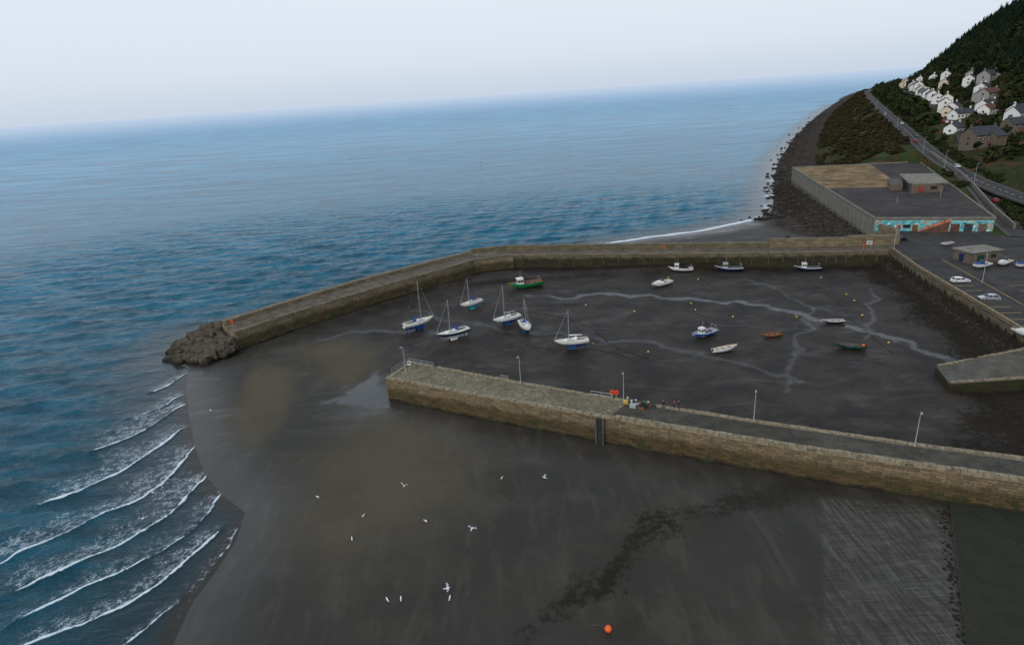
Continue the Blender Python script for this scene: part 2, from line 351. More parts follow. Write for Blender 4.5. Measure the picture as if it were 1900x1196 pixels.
    h=mth(nt,'MULTIPLY',h,mrange(nt,B[2],0,1,1,.25))
    L(bump(nt,h,.5,.12),b.inputs['Normal'])
    return m
ground.data.materials.append(ground_mat())
# ------------------------------------------------------------------ sea
LINES=[ # crest polyline, core, lace length
([(-78.2,140.5),(-79,138.1),(-80,130.3),(-83,127)],.9,5),([(-72.5,127),(-74.8,123.4),(-75.6,119.3),(-77.8,116.9),(-82,114)],.9,6),([(-70.5,121),(-72.2,118.1),(-73.8,110.4),(-76.8,105.7),(-81,101)],1,9),
([(-64.5,112),(-66.9,108.4),(-67.5,104),(-69,98),(-72.5,91.5),(-75.8,88.5),(-82,85)],1,11),([(-59.5,106),(-60.7,101.7),(-60.5,91.4),(-62.9,85.6),(-65.5,83.4),(-66.8,82.0),(-69.5,78.4),(-73,75.2),(-74.9,72.6),(-80,68)],1,9),
([(-53.8,95),(-54.2,90.6),(-55,82),(-58.5,76.1),(-62.7,71.5),(-66.7,68),(-72,63)],1,8),([(-48.2,89),(-48.9,85.5),(-49.9,76.4),(-54.4,70.2),(-58,67.4),(-60.6,64.8),(-63.5,62),(-68,58)],.9,5.5),
([(-45.2,79),(-46,74.9),(-48.9,66.6),(-53,61.5),(-55.8,60),(-59.7,57.6),(-65,53)],.9,4.5),([(-42.8,83.5),(-42.8,73.4),(-43.7,66.1),(-45.9,60.9),(-48.2,56.6),(-52,51)],.5,2),([(-44.2,79),(-43,70),(-43.5,63.4),(-43.6,56.1),(-44,50)],.3,1)]
LN=[(smooth_poly(l,6),c,w) for l,c,w in LINES]
def sea_fun(x,y):
    wd=np.full(x.shape,-500.); i=np.where((x>-400)&(x<900)&(y<1300))[0]; wd[i]=sdf(x[i],y[i],WL)
    off=-wd
    z=np.zeros(x.shape); wob=(fbm(x,y,45,41)-.5)*16
    gust=.55+.9*fbm(x,y,38,43,3)
    for lam,amp,ang,ph in((12,.17,.05,0),(7.3,.13,-.22,1.3),(8.9,.12,.3,2.1),(4.6,.08,.12,4),(3.1,.05,-.4,2.2),(2.3,.03,.5,3)):
        a=ang-.15
        s_=np.sin(2*math.pi/lam*(y*math.cos(a)+x*math.sin(a)+wob*.35)+ph)
        z+=amp*(1.3*np.exp(1.1*(s_-1))*2-.9)*gust
    r=np.hypot(x,y); z*=ss(0,30,off)*ss(440,260,r)
    z=np.where(off>2,z,np.minimum(z,0))
    F=np.zeros((len(x),3))
    j=np.where((x>-100)&(x<-36)&(y>35)&(y<150))[0]; a,b=x[j],y[j]
    aw=a+(fbm(a,b,2.5,51)-.5)*1.0; bw=b+(fbm(a,b,2.5,52)-.5)*1.0
    core=np.zeros(len(j));lace=np.zeros(len(j)); zz=np.zeros(len(j))
    for P,c,w in LN:
        d,s,p=pdist(aw,bw,P); n=len(P)-1
        sd=d*s
        end=ss(0,.2*n,p)*ss(n,.8*n,p)
        wl=w*(.5+1.0*vn(a,b,5,int(c*10+w)))
        br=.5+.95*vn(a,b,7,int(c*20+w))
        core=np.maximum(core,np.clip(c*end*br,0,1)*np.clip(1-np.abs(d)/(.22+.2*vn(a,b,3,66)),0,1))
        lace=np.maximum(lace,c*end*np.where(sd<0,np.clip(1-d/wl,0,1)**.9*np.clip(br,0,1),np.clip(1-d/.2,0,1)))
        zz+=ss(0,.12*n,p)*ss(n,.92*n,p)*c*.22*np.where(sd<0,np.exp(-(d/1.8)**2),np.exp(-(d/.35)**2))
    F[j,0]=core;F[j,1]=lace; z[j]+=zz*ss(0,3,off[j])
    k=np.where((x>25)&(x<900)&(y>215)&(off>-3)&(off<14))[0]
    xx,yy=x[k],y[k]; o=off[k]+(fbm(xx,yy,9,71)-.5)*3
    bp=ss(28,50,xx)*ss(122,105,xx)
    f=bp*np.clip(1.25-np.abs(o-1.6)/1.5,0,1)
    rocks=(1-bp)*ss(.5,.62,fbm(xx,yy,16,72,3))*np.clip(1.3-np.abs(o-2)/4,0,1)*ss(600,400,yy)
    F[k,0]=np.maximum(F[k,0],np.maximum(f*.9,rocks*.5)); F[k,1]=np.maximum(F[k,1],np.maximum(bp*.7*np.clip(1-o/9,0,1),rocks))
    ROCKL=[(-78,141),(-88,148),(-93,158),(-91,168),(-80,170),(-60,190)]
    k=np.where((x>-110)&(x<-40)&(y>130)&(y<200))[0]; d,_,_=pdist(x[k],y[k],ROCKL)
    F[k,1]=np.maximum(F[k,1],ss(3,.5,d)*.55*ss(.4,.7,vn(x[k],y[k],4,5)))
    F[:,2]=np.clip(off/70,0,1)
    return z,{'foam':F}
sx=[-60000,-30000,-15000,-8000,-4500,-2600,-1600]+seg(-1000,-500,30)+seg(-500,-200,4)+seg(-200,-95,1.2)+seg(-95,-38,.32)+seg(-38,140,1.3)+seg(140,300,4)+seg(300,1200,30)+[1200,1800,2600,4500,8000,15000,30000,60000]
sy=[-2000,-600,-200,0]+seg(30,48,2)+seg(48,150,.36)+seg(150,450,.7)+seg(450,1200,20)+[1200,1500,1900,2600,3600,5000,8000,14000,25000,60000]
sea=grid_obj('sea_water',np.array(sx),np.array(sy),sea_fun)
def sea_mat():
    m,nt,b=newmat('sea_surface'); L=nt.links.new
    a=N(nt,'ShaderNodeAttribute'); a.attribute_name='foam'; s=N(nt,'ShaderNodeSeparateColor'); L(a.outputs['Color'],s.inputs[0]); core,lace,dep=s.outputs
    g=N(nt,'ShaderNodeNewGeometry')
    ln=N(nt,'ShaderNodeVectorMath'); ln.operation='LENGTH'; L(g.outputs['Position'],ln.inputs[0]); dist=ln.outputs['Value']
    pos=coords(nt)
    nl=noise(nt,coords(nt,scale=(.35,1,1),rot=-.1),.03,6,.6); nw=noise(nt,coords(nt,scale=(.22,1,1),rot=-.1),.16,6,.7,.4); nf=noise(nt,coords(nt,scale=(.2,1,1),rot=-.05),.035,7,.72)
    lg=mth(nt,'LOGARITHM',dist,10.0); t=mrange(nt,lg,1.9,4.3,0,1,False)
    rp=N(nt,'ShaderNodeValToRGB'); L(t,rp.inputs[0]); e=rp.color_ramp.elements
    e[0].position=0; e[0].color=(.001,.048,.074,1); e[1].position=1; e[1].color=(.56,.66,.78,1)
    for p_,c in((.16,(.001,.078,.125)),(.31,(.006,.150,.250)),(.42,(.03,.23,.38)),(.54,(.10,.32,.49)),(.68,(.28,.46,.63)),(.84,(.50,.61,.74))):  # paler with distance: horizon haze put into the water colour
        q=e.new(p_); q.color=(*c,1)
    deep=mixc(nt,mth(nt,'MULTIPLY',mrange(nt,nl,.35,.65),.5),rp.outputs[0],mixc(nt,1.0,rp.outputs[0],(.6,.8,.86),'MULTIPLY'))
    wv=mrange(nt,mixc(nt,mrange(nt,dist,250,900),nw,nf),.36,.64,.55,1.3)  # streaks painted into the colour, imitating dark wave faces and sky reflection
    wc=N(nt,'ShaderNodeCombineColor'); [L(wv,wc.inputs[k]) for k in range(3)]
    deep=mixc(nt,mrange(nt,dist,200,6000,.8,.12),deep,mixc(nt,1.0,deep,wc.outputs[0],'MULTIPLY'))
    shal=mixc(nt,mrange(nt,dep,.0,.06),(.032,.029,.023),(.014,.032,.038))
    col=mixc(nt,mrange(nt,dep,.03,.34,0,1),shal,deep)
    # foam
    dn=noise(nt,pos,1.5,4,.6); mp=N(nt,'ShaderNodeVectorMath'); mp.operation='ADD'; L(pos,mp.inputs[0]); cb=N(nt,'ShaderNodeCombineXYZ'); L(dn,cb.inputs[0]); L(dn,cb.inputs[1]); L(cb.outputs[0],mp.inputs[1])
    v=N(nt,'ShaderNodeTexVoronoi'); v.feature='DISTANCE_TO_EDGE'; L(mp.outputs[0],v.inputs['Vector']); v.inputs['Scale'].default_value=2.6
    v2=N(nt,'ShaderNodeTexVoronoi'); v2.feature='DISTANCE_TO_EDGE'; L(mp.outputs[0],v2.inputs['Vector']); v2.inputs['Scale'].default_value=1.1
    cell=mth(nt,'MINIMUM',v.outputs['Distance'],mth(nt,'MULTIPLY',v2.outputs['Distance'],.8))
    n3=noise(nt,pos,.7,5,.7); n5=noise(nt,pos,5,4,.7)
    wdt=mth(nt,'MULTIPLY',lace,mth(nt,'MULTIPLY',mrange(nt,n3,.38,.68),.16))
    lf=mrange(nt,mth(nt,'SUBTRACT',wdt,cell),-.02,.05); lf=mth(nt,'MULTIPLY',lf,mth(nt,'MULTIPLY',mrange(nt,n5,.35,.65,.1,.75),mrange(nt,lace,.0,.7,.2,1)))
    cf=mrange(nt,mth(nt,'ADD',core,mth(nt,'MULTIPLY',mth(nt,'SUBTRACT',n3,.5),.8)),.28,.6)
    cf=mth(nt,'MULTIPLY',cf,mrange(nt,core,.02,.15))
    foam=mth(nt,'MAXIMUM',lf,cf,True)
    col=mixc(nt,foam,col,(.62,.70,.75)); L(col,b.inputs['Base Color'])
    r=mrange(nt,dist,100,2500,.1,.35); r=mth(nt,'ADD',r,mth(nt,'MULTIPLY',foam,.6),True); L(r,b.inputs['Roughness'])
    b.inputs['IOR'].default_value=1.33; L(mrange(nt,dist,120,700,.3,.16),b.inputs['Specular IOR Level'])
    w1=noise(nt,coords(nt,scale=(.4,1,1),rot=-.12),.22,6,.65,.4); w2=noise(nt,coords(nt,scale=(.55,1,1),rot=.15),1.1,4,.6,.3)
    w0=noise(nt,coords(nt,scale=(.3,1,1),rot=-.05),.06,5,.65,.3)
    h=mth(nt,'ADD',mth(nt,'MULTIPLY',w1,1.6),mth(nt,'MULTIPLY',w2,.4)); h=mth(nt,'ADD',h,mth(nt,'MULTIPLY',w0,mrange(nt,dist,150,900,.0,7)))
    h=mth(nt,'MULTIPLY',h,mrange(nt,dep,.0,.3,.12,1))
    L(bump(nt,h,1,.9),b.inputs['Normal'])
    return m
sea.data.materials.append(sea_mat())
# ------------------------------------------------------------------ stone structures
def stone_mat(name,hi,lo,wl=2.4,bw=1.3,bh=.45,green=(.03,.04,.015),con=1.0):
    m,nt,b=newmat(name); L=nt.links.new; uv=coords(nt,'uv'); pos=coords(nt)
    wob=noise(nt,pos,.5,3,.5); cbx=N(nt,'ShaderNodeCombineXYZ'); L(mth(nt,'MULTIPLY',wob,.5),cbx.inputs[0]); L(mth(nt,'MULTIPLY',wob,.35),cbx.inputs[1]); va=N(nt,'ShaderNodeVectorMath'); va.operation='ADD'; L(uv,va.inputs[0]); L(cbx.outputs[0],va.inputs[1])
    br=N(nt,'ShaderNodeTexBrick'); L(va.outputs[0],br.inputs['Vector']); br.inputs['Scale'].default_value=1; br.inputs['Brick Width'].default_value=bw; br.inputs['Row Height'].default_value=bh; br.inputs['Mortar Size'].default_value=.03; br.inputs['Mortar Smooth'].default_value=.5
    br.inputs['Color1'].default_value=(.62,.62,.62,1); br.inputs['Color2'].default_value=(1.25,1.2,1.12,1); br.inputs['Mortar'].default_value=(.45,.43,.4,1)
    sp=N(nt,'ShaderNodeSeparateXYZ'); L(N(nt,'ShaderNodeNewGeometry').outputs['Position'],sp.inputs[0])
    n1=noise(nt,pos,.35,7,.65); n2=noise(nt,pos,2.5,6,.7)
    st=noise(nt,coords(nt,'uv',scale=(1.6,.12,1)),1,5,.7)
    zz=mth(nt,'ADD',sp.outputs[2],mth(nt,'MULTIPLY',mth(nt,'SUBTRACT',n1,.5),2.6))
    col=mixc(nt,mrange(nt,zz,wl-.6,wl+.8),lo,hi)
    col=mixc(nt,mth(nt,'MULTIPLY',mrange(nt,st,.5,.7),.6),col,tuple(c*.4 for c in hi))
    col=mixc(nt,con,col,mixc(nt,1.0,col,br.outputs['Color'],'MULTIPLY'))
    col=mixc(nt,mth(nt,'MULTIPLY',mrange(nt,n2,.48,.72),.6),col,tuple(c*.45 for c in lo))
    gf=mth(nt,'MULTIPLY',mrange(nt,n1,.52,.62),mrange(nt,zz,wl+.5,wl-1)); col=mixc(nt,mth(nt,'MULTIPLY',gf,.8),col,green)
    col=mixc(nt,mrange(nt,zz,.9,.1),col,(.018,.017,.012))
    L(col,b.inputs['Base Color']); b.inputs['Roughness'].default_value=.9; b.inputs['Specular IOR Level'].default_value=.2
    h=mth(nt,'ADD',mth(nt,'MULTIPLY',br.outputs['Fac'],-.6*con),mth(nt,'MULTIPLY',n2,.6)); L(bump(nt,h,.8,.14),b.inputs['Normal'])
    return m
M['pier_stone']=stone_mat('pier_stone',(.205,.160,.098),(.095,.070,.034),3.0,con=.85)
M['mole_stone']=stone_mat('mole_stone',(.20,.163,.105),(.082,.064,.034),3.1,2.2,.9,con=.8)
M['wall_weedy']=stone_mat('wall_weedy',(.15,.128,.085),(.040,.034,.021),3.8,2.2,.8,green=(.03,.045,.012),con=.7)
def paving(name,a,b_,c_,sc=1.6,mortar=.04):
    m,nt,b=newmat(name); L=nt.links.new; pos=coords(nt,rot=.5)
    v=N(nt,'ShaderNodeTexVoronoi'); L(pos,v.inputs['Vector']); v.inputs['Scale'].default_value=sc; v.feature='F1'
    e=N(nt,'ShaderNodeTexVoronoi'); L(pos,e.inputs['Vector']); e.inputs['Scale'].default_value=sc; e.feature='DISTANCE_TO_EDGE'
    n=noise(nt,pos,.3,7,.7); n2=noise(nt,pos,3,5,.7)
    sc_=N(nt,'ShaderNodeSeparateColor'); L(v.outputs['Color'],sc_.inputs[0])
    col=mixc(nt,sc_.outputs[0],a,b_); col=mixc(nt,mrange(nt,n,.45,.65),col,c_); col=mixc(nt,mrange(nt,e.outputs['Distance'],mortar*2,0),col,tuple(x*.4 for x in a))
    col=mixc(nt,mth(nt,'MULTIPLY',n2,.4),col,tuple(x*.5 for x in a))
    L(col,b.inputs['Base Color']); b.inputs['Roughness'].default_value=.92; b.inputs['Specular IOR Level'].default_value=.2
    L(bump(nt,mth(nt,'ADD',e.outputs['Distance'],n2),.6,.08),b.inputs['Normal']); return m
M['cobbles']=paving('cobbles',(.16,.14,.095),(.26,.23,.16),(.12,.108,.062),1.5)
M['coping']=simple('coping',(.22,.185,.125),.9,.35,1.3,bmp=.05,dirt=(.09,.078,.05),kind='pos')
M['mole_top']=simple('mole_top',(.105,.088,.066),.9,.35,.5,bmp=.04,dirt=(.055,.043,.032),kind='pos')
M['mole_upper']=simple('mole_upper',(.15,.127,.09),.9,.35,.7,bmp=.05,dirt=(.075,.062,.04),kind='pos')
def asphalt(name,c,var=.35,sc=.25):
    m,nt,b=newmat(name); L=nt.links.new; pos=coords(nt); n=noise(nt,pos,sc,8,.7); n2=noise(nt,pos,5,4,.7)
    col=mixc(nt,mrange(nt,n,.35,.65),tuple(x*(1-var) for x in c),tuple(x*(1+var) for x in c)); col=mixc(nt,mth(nt,'MULTIPLY',n2,.3),col,tuple(x*1.6 for x in c))
    vo=N(nt,'ShaderNodeTexVoronoi'); L(coords(nt,rot=.3),vo.inputs['Vector']); vo.inputs['Scale'].default_value=.12; s_=N(nt,'ShaderNodeSeparateColor'); L(vo.outputs['Color'],s_.inputs[0])
    col=mixc(nt,mth(nt,'MULTIPLY',mth(nt,'GREATER_THAN',s_.outputs[0],.7),.3),col,tuple(x*.6 for x in c))
    L(col,b.inputs['Base Color']); b.inputs['Roughness'].default_value=.88; b.inputs['Specular IOR Level'].default_value=.2; L(bump(nt,n2,.3,.02),b.inputs['Normal']); return m
M['asphalt']=asphalt('asphalt',(.042,.039,.037)); M['pier_asphalt']=asphalt('pier_asphalt',(.055,.050,.041),.4,.5); M['roof_felt']=asphalt('roof_felt',(.042,.036,.034),.35,.12)
M['roof_moss']=asphalt('roof_moss',(.16,.11,.05),.7,.1)
def stones_along(mb,pts,z,w,h,mat,inset=0,lmin=.9,lmax=1.7,jz=.03,side=1,zf=None):
    P=np.array(pts,float); seg_=np.hypot(*(P[1:,:2]-P[:-1,:2]).T); cum=np.concatenate([[0],np.cumsum(seg_)]); T=cum[-1]; s=0
    def at(q):
        return np.array([np.interp(q,cum,P[:,0]),np.interp(q,cum,P[:,1])])
    while s<T-.3:
        l=min(random.uniform(lmin,lmax),T-s); a=at(s+.02);b=at(s+l-.02); c=(a+b)/2; d=b-a; r=math.atan2(d[1],d[0]); n=np.array([-d[1],d[0]])/(np.hypot(*d)+1e-9)
        c=c+n*(inset*side+random.uniform(-.04,.04)); zz=z if zf is None else zf(c)
        ww=w*random.uniform(.85,1.12)
        if random.random()>.03: mb.box((c[0],c[1],zz+random.uniform(-jz,jz)*1.5),(np.hypot(*d),ww,h),mat,rot=r+random.uniform(-.02,.02),tx=.97,ty=.92)
        s+=l
def densify(pts,st=4):
    out=[]
    for a,b in zip(pts[:-1],pts[1:]):
        n=max(1,int(math.dist(a,b)/st))
        for k in range(n): out.append(tuple(a[i]+(b[i]-a[i])*k/n for i in range(len(a))))
    out.append(tuple(pts[-1])); return out
# near pier (south)
NB=[(-22.4,123.2),(.8,109.6),(19.2,99.4),(38.8,89.4),(58.9,79.6),(70.7,74.6),(103,60)]
mb=MB(); poly=NF+NB[::-1]
mb.prism(poly,-1,5.15,'cobbles','pier_stone')
AF=[(16.2,94.6),(43.3,80.9),(66.8,70.3),(100,55.6)]; AB=[(19.6,98.2),(38.8,88.3),(58.9,78.5),(70.7,73.3),(103,58.6)]
mb.prism(AF+AB[::-1],5.1,5.19,'pier_asphalt')
pier=mb; cop=MB()
stones_along(cop,densify(NF,3),5.2,1.0,.34,'coping',.42)
stones_along(cop,densify(NB,3),5.2,.75,.3,'coping',-.3)
stones_along(cop,[NF[0],NB[0]],5.2,.9,.3,'coping',-.4)
stones_along(cop,[(16.5,93.1),(43,79.9),(66.8,69.2),(98,55.3)],5.45,.7,.32,'coping',.2,.8,1.5)
lad=MB()
c0=np.array([13.9,93.55]); dr=np.array([28.5,-14.3]);dr/=np.hypot(*dr); nn=np.array([dr[1],-dr[0]])
lad.box((c0[0]+nn[0]*.02,c0[1]+nn[1]*.02,2.5),(1.1,.3,5.2),'black_rubber',rot=math.atan2(dr[1],dr[0]))  # black box painted in for the shade of the ladder recess
for o in(-.65,.65):
    q=c0+dr*o+nn*.2; lad.box((q[0],q[1],2.6),(.26,.3,5.4),'concrete_dark',rot=math.atan2(dr[1],dr[0]))
for k in range(14):
    a=c0-dr*.25+nn*.24;b=c0+dr*.25+nn*.24; lad.cyl((*a,.5+k*.35),(*b,.5+k*.35),.02,.02,'rope',5)
group('stone_pier',(0,0,0),0,{'body':pier,'coping_stones':cop,'ladder':lad})
# mole (outer breakwater)
OF=[(-71,149.5),(-58.3,164.2),(-40.3,182),(-20,199.5),(-10.8,209),(-.3,212),(46.4,201),(87.3,191.3),(118.3,185.5)]
OB=[(-77.5,157.4),(-66.5,170),(-48,189.5),(-26.5,207.5),(-13.5,218),(0,220.3),(48.2,209.3),(89,199.3),(124.8,192.3)]
mb=MB()
n5=5
mb.prism(OF[:n5]+OB[:n5][::-1],-1.5,5.25,'mole_top','mole_stone')
mb.prism(OF[n5-1:]+OB[n5-1:][::-1],-1.5,5.1,'mole_top','wall_weedy')
mb.prism([(-12,208.2),(-10.6,208.4),(-.3,211.1),(2,210.9),(2,213),(-10,212)],-1,4.55,'mole_upper','mole_stone')
para=MB()
def wall_strip(m,back,t,z0,z1,top,side):
    P=np.array([b[:2] for b in back],float); Q=[]
    for i in range(len(P)):
        a=P[max(i-1,0)];b=P[min(i+1,len(P)-1)]; d=b-a; d/=np.hypot(*d); Q.append(P[i]+np.array([d[1],-d[0]])*t)
    m.prism([tuple(q) for q in Q]+[tuple(p) for p in P[::-1]],z0,z1,top,side)
wall_strip(para,OB[:n5],2.2,5.0,6.3,'mole_upper','mole_stone')
wall_strip(para,[OB[4],OB[5],OB[6],(87,199.8)],1.3,5.0,6.9,'mole_upper','wall_weedy')
wall_strip(para,[(86.8,199.9),(110,195.2)],1.5,5.0,8.0,'mole_upper','mole_stone')
wall_strip(para,[(110,195.4),(124.5,192.9),(128,200),(127.6,208)],1.5,5.0,8.4,'mole_upper','mole_stone')
mc=MB(); stones_along(mc,densify(OF[:n5],4),5.3,1.0,.3,'mole_upper',.42,1.5,2.6); stones_along(mc,densify(OF[n5-1:],4),5.15,.9,.25,'mole_upper',.4,1.5,2.6)
for i in range(26):
    t=min(1,max(0,i/25+random.uniform(-.012,.012))); q=np.array([np.interp(t,np.linspace(0,1,4),[OF[k][j] for k in (5,6,7,8)]) for j in (0,1)]) ; hh=random.uniform(3,4.4); mc.box((q[0],q[1]-.1,5-hh/2),(.2,.22,hh),'concrete_dark',rot=-.23)
group('breakwater',(0,0,0),0,{'body':mb,'parapet':para,'coping_stones':mc})
def rock(mb,c,r,mat):
    V=[];F=[];n=7;k=5
    ax=[random.uniform(.7,1.35) for _ in range(3)]; ph0=random.random()*6
    for i in range(k+1):
        ph=math.pi*i/k
        for j in range(n):
            t=2*math.pi*j/n+ph0; q=random.uniform(.8,1.14) if 0<i<k else 1
            x=math.sin(ph)*math.cos(t);y=math.sin(ph)*math.sin(t);z=math.cos(ph)
            x=math.copysign(abs(x)**.7,x);y=math.copysign(abs(y)**.7,y);z=math.copysign(abs(z)**.75,z)
            V.append((c[0]+x*r*ax[0]*q,c[1]+y*r*ax[1]*q,c[2]+z*r*.75*ax[2]*q))
    for i in range(k):
        for j in range(n): F.append((i*n+j,(i+1)*n+j,(i+1)*n+(j+1)%n,i*n+(j+1)%n))
    mb.add(V,F,mat)
def rockmat(name,a,b_,wetc):
    m,nt,b=newmat(name); L=nt.links.new; pos=coords(nt); n=noise(nt,pos,.9,7,.7); n2=noise(nt,pos,4,4,.7); sp=N(nt,'ShaderNodeSeparateXYZ'); L(pos,sp.inputs[0])
    c=mixc(nt,mrange(nt,n,.35,.65),a,b_); c=mixc(nt,mrange(nt,mth(nt,'ADD',sp.outputs[2],mth(nt,'MULTIPLY',n,1.5)),2.4,1.2),c,wetc); L(c,b.inputs['Base Color']); b.inputs['Roughness'].default_value=.9; b.inputs['Specular IOR Level'].default_value=.2; L(bump(nt,n2,.7,.1),b.inputs['Normal']); return m
M['armour_rock']=rockmat('armour_rock',(.042,.034,.024),(.105,.086,.062),(.024,.020,.013))
M['shore_rock']=rockmat('shore_rock',(.02,.017,.013),(.055,.046,.038),(.018,.015,.010))
RP=[(-71,147),(-76,142.5),(-84,144.5),(-89.5,150),(-91,158),(-88,165),(-82,169),(-77,166),(-75,158)]
mb=MB(); cnt=0
while cnt<330:
    x=random.uniform(-94,-68);y=random.uniform(141,174)
    s=float(sdf(np.array([x]),np.array([y]),RP)[0])
    if s<-.5: continue
    d,_,_=pdist(np.array([x]),np.array([y]),[(-71,149),(-77.5,157.4),(-80,163)]); h=max(.1,3.7*(1-d[0]/15))
    rock(mb,(x,y,random.uniform(.5,1)*h-.3),random.uniform(.8,1.6),'armour_rock'); cnt+=1
mb.obj('rock_armour')
mb=MB()
for _ in range(1100):
    y=random.uniform(206,350); bx=np.interp(y,[200,211,350],[124.5,127.8,161.6]); x=bx-abs(random.gauss(0,6))-1
    rock(mb,(x,y,gz(x,y)),random.uniform(.3,1.0),'shore_rock')
q=np.array(QUAY)[::-1]; e=np.array(EROCK)[::-1]
for _ in range(1700):
    y=random.uniform(74,186); qx=np.interp(y,q[:,1],q[:,0]);ex=np.interp(y,e[:,1],e[:,0]); x=ex+(qx-ex)*random.random()**.7-1+random.gauss(0,1)
    if x>qx: continue
    rock(mb,(x,y,gz(x,y)-.12),random.uniform(.15,.42),'shore_rock')
for _ in range(900):
    y=264+(random.random()**1.5)*700; cx=np.interp(y,COAST[:,1],COAST[:,0]); x=cx+random.gauss(7,6)
    rock(mb,(x,y,max(-.4,gz(x,y))),random.uniform(.3,1.1),'shore_rock')
for _ in range(90):
    t=random.random(); x=59+(46-59)*t+random.gauss(-.6,.5); y=71+(49-71)*t; rock(mb,(x,y,.12),random.uniform(.08,.26),'shore_rock')
mb.obj('shore_rocks')
def ridged():
    m,nt,b=newmat('ridged_concrete'); L=nt.links.new; w=N(nt,'ShaderNodeTexWave'); L(coords(nt,rot=.42),w.inputs['Vector']); w.bands_direction='Y'; w.inputs['Scale'].default_value=.8; w.inputs['Distortion'].default_value=.4
    n=noise(nt,coords(nt),.4,7,.7); col=mixc(nt,w.outputs['Fac'],(.018,.019,.013),(.036,.037,.027)); col=mixc(nt,mth(nt,'MULTIPLY',mrange(nt,n,.42,.65),.75),col,(.018,.023,.013)); L(col,b.inputs['Base Color']); b.inputs['Roughness'].default_value=.85; b.inputs['Specular IOR Level'].default_value=.15; L(bump(nt,w.outputs['Fac'],.6,.05),b.inputs['Normal']); return m
M['ridged']=ridged()
mb=MB(); mb.prism([(59.5,71.3),(46,49.1),(36,33),(60,28),(90,58)],-.5,[.9,.45,.3,.4,1.2],'ridged','concrete_dark'); mb.obj('boat_ramp')
# east quay, car park
mb=MB()
CP=[(118.3,185.5),(113,164.1),(109,141.3),(104.2,115.5),(97,80),(88,30),(158,30),(164,120),(172,185),(171,199),(161.5,200.2),(128.6,210),(128,200),(124.8,192.3)]
mb.prism(CP,-1,5.3,'asphalt','wall_weedy')
kb=MB(); wall_strip(kb,[(x+.55,y) for x,y in QUAY[:6]][::-1],.55,5.25,6.1,'coping','pier_stone')
mk=MB()
for k in range(9):
    y=120+k*4.0; x=np.interp(y,[80,115.5,141.3,164.1],[97,104.2,109,113])+2; mk.box((x+2.4,y,5.315),(4.8,.12,.01),'road_paint_yellow',rot=-.15)
for k in range(9):
    y=112+k*4.2; x=np.interp(y,[80,115.5,141.3,164.1],[97,104.2,109,113])+15; mk.box((x+2.4,y,5.315),(4.8,.12,.01),'road_paint_yellow',rot=-.15)
mk.box((121.5,152,5.316),(.12,40,.01),'road_paint_yellow',rot=-.2)
group('car_park',(0,0,0),0,{'surface':mb,'quay_wall':kb,'markings':mk})
mb=MB(); mb.prism([(81.2,103.3),(104,99.5),(104.3,113),(83.9,111.3)],[-.2,.2,.2,-.2],[1.9,3.9,3.9,1.9],'concrete_dark','wall_weedy')
stones_along(mb,[(81.6,103.7),(101,100.4)],2.9,.5,.3,'coping',.1,1,1.8,zf=lambda c:2.0+(c[0]-81)/22.5*2.0); stones_along(mb,[(84,110.9),(103,112.6)],2.9,.5,.3,'coping',-.1,1,1.8,zf=lambda c:2.0+(c[0]-83)/21*2.0)
mb.obj('harbour_slipway')
# ------------------------------------------------------------------ roads
def road(name,R,w,n=8,pave=True,dash=True,lift=.05,pw=1.2):
    P=smooth_poly(R,n); T=np.gradient(P[:,:2],axis=0); T/=np.hypot(T[:,0],T[:,1])[:,None]; Nn=np.stack([-T[:,1],T[:,0]],1)
    def off(o,dz): return [(P[i,0]+Nn[i,0]*o,P[i,1]+Nn[i,1]*o,P[i,2]+dz) for i in range(len(P))]
    a=MB(); a.strip(off(-w/2,lift),off(w/2,lift),'asphalt')
    parts={'carriageway':a}
    if pave:
        p=MB()
        for s in(-1,1):
            A=off(s*w/2,lift+.13);B=off(s*(w/2+pw),lift+.13)
            if s>0: p.strip(A,B,'pavement_grey')
            else: p.strip(B,A,'pavement_grey')
            p.strip(off(s*w/2,lift-.2),A,'pavement_grey') ; p.strip(B,off(s*(w/2+pw),lift-.6),'pavement_grey')
        parts['pavement']=p
    if dash:
        d=MB()
        cum=np.concatenate([[0],np.cumsum(np.hypot(*(P[1:,:2]-P[:-1,:2]).T))]); s=0
        while s<min(cum[-1],900):
            q=[np.array([np.interp(t,cum,P[:,k]) for k in range(3)]) for t in(s,s+2.5)]; dd=q[1]-q[0]; nx=np.array([-dd[1],dd[0],0])/np.hypot(dd[0],dd[1])*.09; up=np.array([0,0,lift+.02])
            d.add([q[0]-nx+up,q[1]-nx+up,q[1]+nx+up,q[0]+nx+up],[(0,1,2,3)],'road_paint'); s+=6
        parts['road_markings']=d
    return group(name,(0,0,0),0,parts)
road('coast_road',ROAD,6.4); road('harbour_road',LROAD,5.6,lift=.08,dash=False)
UP=[(232,300,gz(232,300)+.3),(246,335,gz(246,335)+.3),(278,392,gz(278,392)+.3),(300,440,gz(300,440)+.3),(345,520,gz(345,520)+.3),(420,670,gz(420,670)+.3),(500,815,gz(500,815)+.3)]
road('hillside_lane',UP,4,pave=False,dash=False,lift=.25)
